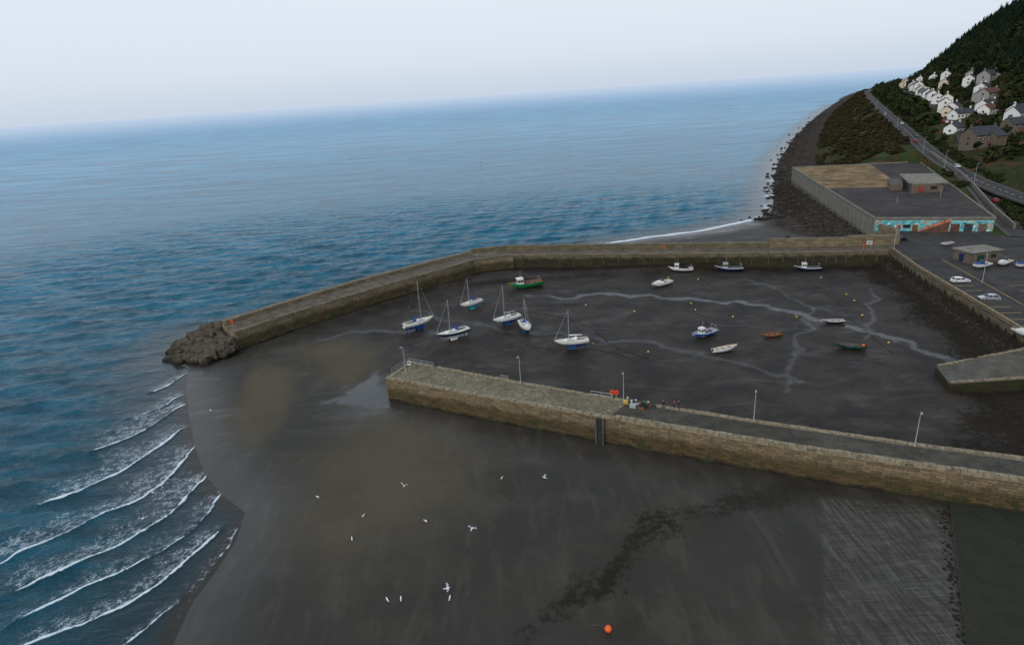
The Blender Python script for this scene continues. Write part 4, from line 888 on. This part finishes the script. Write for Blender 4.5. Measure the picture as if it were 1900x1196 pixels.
fishing_boat((49.6,140.4),(42.6,137.0),7.4,'blue_paint','blue_paint','white_gelcoat',whx=.1,wh='white_gelcoat',name='motor_boat',rail='white_gelcoat',hk=.16)
def cruiser(stern,bow,L,z=.12,cover=None,top='white_gelcoat',name='motor_cruiser',anti='grey_deck',stripe=None):
    c,rz=place(stern,bow,z); B=L*.36; zs=L*.16
    h=MB(); sh=hull(h,L,B,0,zs,L*.05,top,anti,zs*.25,stripe,.1,.85,open_=True,sole=zs*.5,inner='cream_gelcoat')
    d=MB(); x0,x1=-L*.02,L*.36; b0,_=shf(sh,x0);b1,z1=shf(sh,x1)
    V=[(x0,-b0*.85,zs-.05),(x1,-b1*.5,z1-.02),(x1,b1*.5,z1-.02),(x0,b0*.85,zs-.05),(x0,-b0*.7,zs+.55),(x1-.7,-b1*.45,z1+.32),(x1-.7,b1*.45,z1+.32),(x0,b0*.7,zs+.55)]
    d.add(V,[(4,5,6,7),(0,1,5,4),(1,2,6,5),(2,3,7,6),(3,0,4,7)],cover or top)
    V=[(x0,-b0*.72,zs+.5),(x0+.5,-b0*.62,zs+.5),(x0+.5,b0*.62,zs+.5),(x0,b0*.72,zs+.5),(x0-.15,-b0*.62,zs+1.05),(x0+.1,-b0*.5,zs+1.05),(x0+.1,b0*.5,zs+1.05),(x0-.15,b0*.62,zs+1.05)]
    d.add(V,[(4,5,6,7),(0,1,5,4),(1,2,6,5),(2,3,7,6)],'window_glass')
    d.box((-L*.25,0,zs*.75),(.5,B*.7,.4),cover or 'grey_deck'); d.box((-L*.5-.2,0,zs),(.35,.35,.7),'black_rubber'); d.box((-L*.5-.15,0,.5),(.15,.12,.8),'black_rubber')
    r=MB(); pr=None
    for t in np.linspace(0,1,5):
        x=L*.1+t*L*.36; b,zz=shf(sh,x); p=(x,b*.9,zz+.45)
        for sg in(-1,1): r.cyl((x,sg*b*.9,zz),(x,sg*b*.9,zz+.45),.018,.018,'aluminium',4)
        if pr:
            for sg in(-1,1): r.cyl((pr[0],sg*pr[1],pr[2]),(p[0],sg*p[1],p[2]),.018,.018,'aluminium',4)
        pr=p
    group(name,c,rz,{'hull':h,'cabin':d,'rails':r},(0,0),smooth=('hull',))
cruiser((50,182.8),(42.7,179),7.6,anti='antifoul_brown')
cruiser((132.2,162.5),(125.6,160.4),6.4,5.5,'sail_cover_blue',name='trailer_boat'); cruiser((139,164),(133,161),6.2,5.5,None,name='trailer_boat',stripe='red_paint'); cruiser((141.5,160.8),(136,158.6),5.6,5.5,'sail_cover_blue',name='trailer_boat'); cruiser((106.5,112.5),(101.8,117),5.6,5.5,None,name='trailer_boat')
def rowboat(stern,bow,L,top,anti,inn,z=.12,mast=False,ring=False,name='rowing_boat',tilt=(0,0),stripe=None,rail=None):
    c,rz=place(stern,bow,z); B=L*.34; zs=L*.14
    h=MB(); sh=hull(h,L,B,0,zs,L*.06,top,anti,zs*.3,stripe,.1,.7,open_=True,sole=zs*.35,inner=inn,rail=rail)
    t=MB(); tw='varnish_wood' if inn!='dark_sole' else 'dark_green_paint'
    for x in(-L*.3,-L*.05,L*.2):
        b,z_=shf(sh,x); t.box((x,0,z_-.16),(.28,b*1.85,.05),tw)
    t.cyl((-L*.3,-.2,zs-.05),(L*.3,-.35,zs+.02),.03,.03,'varnish_wood',5); t.box((L*.32,-.36,zs+.02),(.5,.14,.03),'varnish_wood')
    t.box((-L/2-.12,0,zs*.9),(.28,.25,.5),'black_rubber')
    if mast: t.cyl((L*.12,0,zs*.4),(L*.1,0,L*.75),.05,.035,'varnish_wood',6); t.cyl((L*.1,0,zs+.5),(-L*.4,0,zs+.55),.06,.05,'fish_net',6); t.cyl((L*.48,0,zs+.3),(L*.1,0,L*.73),.012,.012,'rope',4)
    if ring: t.sph((-L*.42,B*.1,zs+.2),.3,'orange_plastic',12,8); t.box((-.3,0,zs*.6),(1.2,.8,.35),'dark_sole')
    group(name,c,rz,{'hull':h,'fittings':t},tilt,smooth=('hull',))
rowboat((45.1,128.4),(50.9,129.9),6.2,'white_gelcoat','white_gelcoat','cream_gelcoat',tilt=(-.06,0))
rowboat((63.8,135.9),(58.5,135.2),5.4,'brown_wood','antifoul_brown','brown_wood',mast=True,name='wooden_dinghy',rail='varnish_wood')
rowboat((81.6,141.2),(75.8,141.8),5.8,'black_rubber','black_rubber','grey_deck',rail='white_gelcoat')
rowboat((77.6,124.6),(71.1,127.4),7,'dark_green_paint','black_rubber','dark_sole',ring=True,name='open_work_boat',rail='dark_green_paint')
rowboat((138.5,186.5),(133.5,184.8),5,'white_gelcoat','white_gelcoat','grey_deck',z=5.7)
# ------------------------------------------------------------------ buoys, chains
BU=[(21.3,166.9),(33.5,158.9),(50,162.4),(49.6,157),(19.1,138.1),(30.9,131.1),(42.1,197.8),(50.4,188.1),(58.7,184.3),(93.8,177.8),(92.8,161.4),(92,155.9),(88.1,145),(84.2,127.3),(57.2,149.9),(72.4,146.9)]
for x,y in BU:
    b=MB(); b.sph((0,0,.26),.26,'yellow_buoy',12,8); b.torus((0,0,.54),.07,.02,'galvanised','y',8,5)
    a=random.uniform(0,6.28); pts=[(0,0,.1)]
    for k in range(1,8): pts.append((math.cos(a+k*.15)*k*.5,math.sin(a+k*.15)*k*.5,.05))
    b.path(pts,.02,'rope',4); b.obj('mooring_buoy',(x,y,.1),smooth=False)
b=MB(); b.sph((0,0,.42),.42,'orange_plastic',16,10); b.torus((0,0,.9),.1,.03,'orange_plastic','y',10,6)
pts=[(-.3-1.1+1.1*math.cos(t),.1+.9*math.sin(t),.05) for t in np.linspace(-.9,2.6,14)]; b.path(pts,.04,'rope',5); b.obj('marker_buoy',(8.6,53.8,.1),smooth=True)
M['pale_buoy']=simple('pale_buoy',(.5,.46,.32),.6,.1)
b=MB(); b.cyl((0,0,-.5),(0,0,.7),.8,.7,'pale_buoy',14); b.cyl((0,0,.7),(0,0,1.6),.35,.1,'pale_buoy',8); b.obj('sea_buoy',(-18.9,604,0))
ch=MB()
M['weedy_chain']=simple('weedy_chain',(.012,.01,.008),.9,.3)
def chain(pts,r=.04):
    P=smooth_poly(pts,10); ch.path([(p[0]+random.uniform(-.2,.2),p[1]+random.uniform(-.2,.2),.12) for p in P],r,'weedy_chain',4)
    for p in P:
        if random.random()<.35: ch.sph((p[0],p[1],.12),(random.uniform(.1,.4),random.uniform(.1,.3),.08),'weedy_chain',7,4,jit=.4)
chain([(4,165),(12,160),(20,150),(24,136),(30,128)],.06); chain([(-10,176),(6,170),(20,168),(36,162)]); chain([(30,186),(40,170),(52,150)]); chain([(60,186),(62,160),(66,140)]); chain([(90,186),(88,160),(84,140),(82,122)]); chain([(17.5,136),(22,133),(26,129)],.08); chain([(-2,150),(4,140),(9,137)])
ch.obj('mooring_chains')
# ------------------------------------------------------------------ lamps, railings, rings, crates
def lamp(x,y,z,h=5.6,a=0,name='street_lamp'):
    p=MB(); p.cyl((0,0,0),(0,0,.9),.11,.1,'galvanised',8); p.cyl((0,0,.9),(0,0,h),.075,.05,'galvanised',8); p.path([(0,0,h),(.12,0,h+.16),(.45,0,h+.22)],.04,'galvanised',6)
    l=MB(); l.box((.62,0,h+.22),(.55,.24,.14),'grey_deck',tx=.8,ty=.7); l.box((.62,0,h+.14),(.4,.18,.04),'render_white'); l.cyl((0,0,.02),(0,0,.06),.2,.2,'galvanised',8)
    group(name,(x,y,z),a,{'post':p,'lantern':l})
for x,y in((-22.7,117.9),(.9,109.0),(19.0,98.9),(38.5,89.0),(58.6,78.9)): lamp(x,y,5.2,a=-2.0)
for x,y in((203,300),(224,340),(262,430),(296,500),(340,590),(196,262),(120,186),(121,150)):
    if y<200: lamp(x,y,5.3,7,1.2)
    else:
        x=road_x(y)-4.2; lamp(x,y,road_z(y),8,0)
for Y,dx in((640,70),(690,62),(760,66),(820,60)):
    x=road_x(Y)+dx; z=gz(x,Y); p=MB(); p.cyl((0,0,-.5),(0,0,11),.2,.12,'bark',7); p.box((0,0,10.2),(2,.14,.16),'bark'); p.box((0,0,9.4),(1.6,.14,.16),'bark'); p.obj('utility_pole',(x,Y,z))
def railing(name,pts,z,h=1.1):
    m=MB(); P=densify(pts,1.5)
    for p in P: m.cyl((p[0],p[1],z),(p[0],p[1],z+h),.035,.035,'galvanised',5)
    for a,b in zip(P[:-1],P[1:]):
        for f in(.5,1): m.cyl((a[0],a[1],z+h*f),(b[0],b[1],z+h*f),.03,.03,'galvanised',5)
    m.obj(name)
railing('railing',[(-25.5,117.5),(-22.6,122.3),(-17,119)],5.3); railing('railing',[(-14,216.5),(-10.5,211.5),(-4,213)],5.3); railing('railing',[(13.5,101.5),(17,99.7)],5.3)
railing('railing',[(-3,111.3),(-1.5,110.5)],5.3,.9)
def lifering(x,y,z,rz):
    m=MB(); m.cyl((0,.1,0),(0,.1,1.5),.05,.05,'galvanised',6); m.box((0,.06,1.35),(.85,.06,.85),'red_paint'); m.torus((0,-.04,1.35),.3,.08,'orange_plastic','y',18,8); m.obj('lifebuoy_station',(x,y,z),(0,0,rz))
lifering(-73.3,154.2,5.3,0); lifering(17.2,100.1,5.2,0); lifering(17.9,99.8,5.2,.2); lifering(52.6,202.5,5.2,0); lifering(112,188.6,5.2,0)
M['sign_white']=simple('sign_white',(.7,.7,.68),.6,.1,3)
sg=MB(); sg.box((0,0,2),(1.6,.08,1.1),'sign_white'); sg.box((0,-.05,2.3),(1.3,.03,.15),'red_paint'); sg.box((0,-.05,1.85),(1.2,.03,.3),'car_dark'); [sg.cyl((q,.05,0),(q,.05,2.4),.05,.05,'galvanised',6) for q in(-.6,.6)]; sg.obj('notice_board',(113.8,188.9,5.2),(0,0,-.2))
sg=MB(); sg.box((0,0,1.7),(.7,.06,.9),'sign_white'); sg.cyl((0,.05,0),(0,.05,2.1),.05,.05,'galvanised',6); sg.box((0,-.04,1.8),(.5,.02,.3),'car_dark'); sg.obj('warning_sign',(-22.0,118.6,5.2))
cr=MB(); dirv=math.atan2(-10.5,19.5)
for i,(o,p,mt,hh) in enumerate([(0,0,'dark_green_paint',.9),(1.3,0,'grey_deck',.8),(2.5,.1,'dark_green_paint',.9),(3.6,0,'dark_sole',.7),(.5,-.9,'grey_deck',.6),(2,-.9,'fish_net',.5),(-.9,.1,'yellow_buoy',.5)]):
    cr.box((o,p,hh/2),(1.1,.75,hh),mt,ty=.97); cr.box((o,p,hh+.03),(1.16,.8,.06),'black_rubber' if i%2 else mt)
for k in range(8): cr.sph((random.uniform(-1,4),random.uniform(-.8,.8),.9),.2,'fish_net' if k%2 else 'cream_gelcoat',8,5,jit=.3)
cr.obj('fish_crates',(20.2,97.5,5.2),(0,0,dirv))
# ------------------------------------------------------------------ cars
def car(x,y,z,rz,paint,name='parked_car'):
    body=MB()
    prof=[(-2.1,.32),(-2.1,.75),(-2.0,.92),(-1.6,.98),(.75,.95),(1.7,.82),(2.05,.68),(2.1,.35)]
    def loft(pr,ws,mat):
        n=len(pr); V=[(a,-w,b) for (a,b),w in zip(pr,ws)]+[(a,w,b) for (a,b),w in zip(pr,ws)]
        F=[(i,i+1,n+i+1,n+i)[::-1] for i in range(n-1)]+[tuple(range(n)),tuple(range(2*n-1,n-1,-1)),(0,n,2*n-1,n-1)]
        body.add(V,F,mat)
    loft(prof,[.78,.84,.84,.85,.86,.83,.76,.74],paint)
    def ring(z,x0,x1,w): return [(x0,-w,z),(x1,-w,z),(x1,w,z),(x0,w,z)]
    a=ring(.96,-1.85,.95,.8);b=ring(1.38,-1.5,.25,.64); body.add(a+b,[(0,1,5,4),(1,2,6,5),(2,3,7,6),(3,0,4,7)],'window_glass')
    r0=ring(1.38,-1.52,.27,.655);r1=ring(1.46,-1.35,.05,.56); body.add(r0+r1,[(0,1,5,4),(1,2,6,5),(2,3,7,6),(3,0,4,7),(4,5,6,7)],paint)
    for sy in(-1,1):
        body.cyl((-.35,sy*.8,.96),(-.37,sy*.66,1.4),.05,.05,paint,5)
        body.cyl((.95,sy*.8,.96),(.27,sy*.65,1.4),.04,.04,paint,5); body.cyl((-1.85,sy*.8,.96),(-1.5,sy*.65,1.4),.06,.06,paint,5)
        body.box((.75,sy*.95,.98),(.12,.2,.12),paint)
        body.box((2.03,sy*.55,.66),(.12,.36,.14),'render_white'); body.box((-2.08,sy*.62,.78),(.08,.26,.2),'red_paint')
        for xw in(-1.3,1.32):
            body.cyl((xw,sy*.66,.32),(xw,sy*.87,.32),.32,.32,'black_rubber',16); body.cyl((xw,sy*.87,.32),(xw,sy*.885,.32),.19,.17,'aluminium',10)
    body.box((2.1,0,.45),(.06,1.3,.16),'black_rubber')
    body.obj(name,(x,y,z),(0,0,rz),smooth=True,angle=30)
car(128.8,196.2,5.31,.1,'car_dark'); car(115.9,150.8,5.31,-.15,'car_white'); car(112.9,136.9,5.31,2.9,'car_silver')
def roadcar(Y,side,paint):
    t=math.atan2(2,road_x(Y+1)-road_x(Y-1)); car(road_x(Y)+side*1.7*math.sin(t),Y-side*1.7*math.cos(t),road_z(Y)+.06,t if side<0 else t+math.pi,paint,'car')
for Y,s_,pc in((300,1,'car_white'),(372,-1,'car_red'),(392,1,'car_dark'),(450,1,'car_white'),(520,-1,'car_silver')): roadcar(Y,s_,pc)
for i in range(7):
    x=262+i*3.0; y=306+i*.6; car(x,y,gz(x,y)+.1,1.5,['car_dark','car_silver','car_blue','car_white','car_dark','car_red','car_silver'][i])
for i in range(6):
    y=378+i*9; x=float(np.interp(y,UPa[:,1],UPa[:,0]))-3.5; car(x,y,gz(x,y)+.25,1.05,['car_silver','car_dark','car_white','car_red','car_dark','car_blue'][i])
for x,y,c_ in((186,236,'car_red'),(176.5,214,'car_silver')): 
    car(x+3,y,np.interp(y,[210,238],[5.8,7.5])+.1,1.1,c_)
# ------------------------------------------------------------------ people
def person(x,y,z,rz,jacket,trousers,step=.18,arm=.25):
    P={'pel':(0,0,.92),'wst':(0,0,1.08),'chs':(0,.0,1.32),'nck':(0,.0,1.48),'hd':(0,.02,1.58),
       'hl':(.1,0,.88),'kl':(.11,step*.7,.5),'al':(.11,step*.6,.09),'tl':(.12,step*.6+.17,.04),
       'hr':(-.1,0,.88),'kr':(-.11,-step*.2,.49),'ar':(-.11,-step*1.1,.09),'tr':(-.12,-step*1.1+.17,.04),
       'sl':(.19,0,1.41),'el':(.25,-arm*.4,1.13),'wl':(.26,arm*.2,.9),'sr':(-.19,0,1.41),'er':(-.25,-.02,1.13),'wr':(-.24,arm*.7,.94)}
    R={'pel':.15,'wst':.135,'chs':.165,'nck':.06,'hd':.075,'hl':.095,'kl':.065,'al':.045,'tl':.04,'hr':.095,'kr':.065,'ar':.045,'tr':.04,'sl':.075,'el':.05,'wl':.035,'sr':.075,'er':.05,'wr':.035}
    E=[('pel','wst'),('wst','chs'),('chs','nck'),('nck','hd'),('pel','hl'),('hl','kl'),('kl','al'),('al','tl'),('pel','hr'),('hr','kr'),('kr','ar'),('ar','tr'),('chs','sl'),('sl','el'),('el','wl'),('chs','sr'),('sr','er'),('er','wr')]
    K=list(P); me=bpy.data.meshes.new('b'); me.from_pydata([P[k] for k in K],[(K.index(a),K.index(b)) for a,b in E],[])
    o=bpy.data.objects.new('b',me); COL.objects.link(o); o.modifiers.new('s','SKIN')
    for i,k in enumerate(K): me.skin_vertices[0].data[i].radius=(R[k],R[k]*.85)
    me.skin_vertices[0].data[0].use_root=True
    o.modifiers.new('u','SUBSURF').levels=1
    dg=bpy.context.evaluated_depsgraph_get(); m2=bpy.data.meshes.new_from_object(o.evaluated_get(dg)); bpy.data.objects.remove(o)
    mb=MB(); vs=[tuple(v.co) for v in m2.vertices]; mats=[jacket,trousers,'car_dark','skin_tone']
    for k in mats: mb.mi(k)
    mb.v=vs
    for f in m2.polygons:
        c=f.center; k=0
        if c.z<.93 and abs(c.x)<.2: k=1
        if c.z<.11: k=2
        if c.z>1.49: k=3
        mb.f.append(tuple(f.vertices)); mb.m.append(mb.mats.index(M[mats[k]])); mb.uv.append(None)
    hd=MB(); hd.sph((0,.03,1.65),(.078,.098,.12),'skin_tone',12,10); hd.sph((0,.0,1.685),(.086,.1,.105),'hair_brown',12,8)
    hd.sph((0,.13,1.645),(.013,.02,.02),'skin_tone',6,4); hd.box((0,.122,1.6),(.045,.01,.01),'red_cloth')
    for s in(-1,1): hd.sph((s*.03,.117,1.665),.011,'car_dark',6,4); hd.sph((s*.08,.02,1.645),(.012,.02,.03),'skin_tone',6,4)
    ha=MB()
    for k,s in(('wl',1),('wr',-1)):
        w=P[k]; ha.sph((w[0],w[1]+.01,w[2]-.06),(.02,.04,.055),'skin_tone',8,6)
        for q,l in enumerate((.06,.075,.08,.07)):
            y0=w[1]-.025+q*.02; ha.path([(w[0],y0,w[2]-.1),(w[0]-s*.008,y0+.004,w[2]-.1-l*.55),(w[0]-s*.025,y0+.008,w[2]-.1-l)],.009,'skin_tone',5)
        ha.path([(w[0],w[1]+.035,w[2]-.05),(w[0]-s*.01,w[1]+.07,w[2]-.09)],.01,'skin_tone',5)
    group('person',(x,y,z),rz,{'body':mb,'head':hd,'hands':ha},smooth=('body','head'))
person(25.2,95.2,5.2,2.3,'dark_cloth','dark_cloth'); person(27.0,94.9,5.2,-1.0,'red_cloth','dark_cloth',.12); person(27.7,94.6,5.2,1.9,'dark_cloth','dark_cloth',.1)
# ------------------------------------------------------------------ gulls
def gull(x,y,z,rz,fly):
    m=MB()
    st=[(-.30,.012,.0),(-.22,.035,.0),(-.1,.075,-.005),(.02,.085,-.01),(.12,.065,.01),(.18,.042,.035),(.23,.045,.05),(.27,.032,.05),(.29,.012,.045)]
    n=8;V=[];F=[]
    for a,r,dz in st:
        for j in range(n):
            t=2*math.pi*j/n; V.append((a,r*math.cos(t),dz+r*.9*math.sin(t)))
    for i in range(len(st)-1):
        for j in range(n): F.append((i*n+j,i*n+(j+1)%n,(i+1)*n+(j+1)%n,(i+1)*n+j))
    m.add(V,F,'feather_white'); m.cyl((.285,0,.045),(.345,0,.032),.012,.004,'beak_yellow',5)
    m.add([(-.28,-.03,.01),(-.28,.03,.01),(-.4,.07,.0),(-.4,-.07,.0)],[(0,1,2,3)],'feather_white')
    for s in(-1,1):
        if fly:
            u=random.uniform(.2,.8)
            A=[(.12,s*.06,.03),(.17,s*.28,.03+u*.45),(.02,s*.56,.03+u*.5),(-.09,s*.52,.03+u*.48),(-.03,s*.28,.02+u*.42),(-.1,s*.06,.02)]
            m.add(A,[(0,1,4,5),(1,2,3,4)] if s>0 else [(5,4,1,0),(4,3,2,1)],'feather_grey'); m.add([(p[0],p[1],p[2]-.012) for p in A],[(0,1,4,5),(1,2,3,4)],'feather_white')
        else:
            m.add([(.12,s*.07,.02),(.0,s*.095,.05),(-.2,s*.05,.035),(-.36,s*.015,.02),(-.15,s*.075,-.03),(.05,s*.085,-.035)],[(0,1,2,3,4,5)],'feather_grey')
            m.cyl((0,s*.03,-.07),(.01,s*.03,-.25),.008,.008,'beak_yellow',4); m.box((.04,s*.03,-.25),(.09,.05,.01),'beak_yellow')
    o=m.obj('gull',(x,y,z),(random.uniform(-.3,.3) if fly else 0,0,rz),smooth=True); o.scale=(1.2,)*3
GU=[(-32.4,83),(-24.1,77.5),(-19,85),(-14.5,75.3),(-7.7,73.4),(-3.3,84.8),(3.5,84.8),(-24.7,72.5),(-17.7,60.6),(-16,60.6),(-10.4,62.2),(-9.9,60.2),(-63.6,115.9),(-55.1,90.7),(-61.1,88),(-59.1,81)]
for i,(x,y) in enumerate(GU):
    fly=i in(4,6,10,13,14,15,2)
    if fly:
        z=random.uniform(1.2,2.5); gull(x*(1-z/58),y*(1-z/58),z,random.uniform(0,6.28),True)
    else: gull(x,y,.12+.3,random.uniform(0,6.28),False)
# ------------------------------------------------------------------ light, sky, camera
az=math.radians(215); el=math.radians(38)
W=bpy.data.worlds.new('World'); SC.world=W; W.use_nodes=True; nt=W.node_tree; bg=nt.nodes['Background']
sky=N(nt,'ShaderNodeTexSky'); sky.sky_type='NISHITA'; sky.sun_disc=False; sky.sun_elevation=el; sky.sun_rotation=az; sky.air_density=1.5; sky.dust_density=4
tc_=N(nt,'ShaderNodeTexCoord'); sp=N(nt,'ShaderNodeSeparateXYZ'); nt.links.new(tc_.outputs['Generated'],sp.inputs[0])
rp=N(nt,'ShaderNodeValToRGB'); nt.links.new(sp.outputs[2],rp.inputs[0]); E=rp.color_ramp.elements
E[0].position=0.0;E[0].color=(6.5,7.5,8.9,1); E[1].position=1;E[1].color=(5.4,6.5,8.2,1)
e=E.new(.05);e.color=(7.6,8.5,9.7,1); e=E.new(.16);e.color=(8.4,9.1,10.1,1); e=E.new(.45);e.color=(6.9,7.8,9.1,1)
cn=noise(nt,coords(nt,'obj',scale=(1,1,4)),1.2,5,.55)
cl=mixc(nt,mrange(nt,cn,.3,.7,0,.10),rp.outputs[0],(9.2,9.4,9.8))
mx=mixc(nt,.86,sky.outputs[0],cl); nt.links.new(mx,bg.inputs[0]); bg.inputs[1].default_value=.1
ld=bpy.data.lights.new('sun','SUN'); ld.energy=1.2; ld.angle=math.radians(12); ld.color=(1,.95,.87); lo=bpy.data.objects.new('sun',ld); COL.objects.link(lo)
sd=Vector((math.sin(az)*math.cos(el),math.cos(az)*math.cos(el),math.sin(el))); lo.rotation_euler=sd.to_track_quat('Z','Y').to_euler()
p=math.radians(20.2); r=math.atan(.0665)
fwd=Vector((0,math.cos(p),-math.sin(p)));right=Vector((1,0,0));up=Vector((0,math.sin(p),math.cos(p)))
cR=right*math.cos(r)-up*math.sin(r); cU=right*math.sin(r)+up*math.cos(r)
cd=bpy.data.cameras.new('camera'); co=bpy.data.objects.new('camera',cd); COL.objects.link(co); cd.sensor_width=36; cd.lens=1150/1900*36; cd.clip_end=200000; cd.clip_start=.5
co.matrix_world=Matrix(((cR.x,cU.x,-fwd.x,0),(cR.y,cU.y,-fwd.y,0),(cR.z,cU.z,-fwd.z,58),(0,0,0,1)))
SC.camera=co
SC.view_settings.view_transform='Standard'; SC.view_settings.look='None'; SC.view_settings.exposure=0
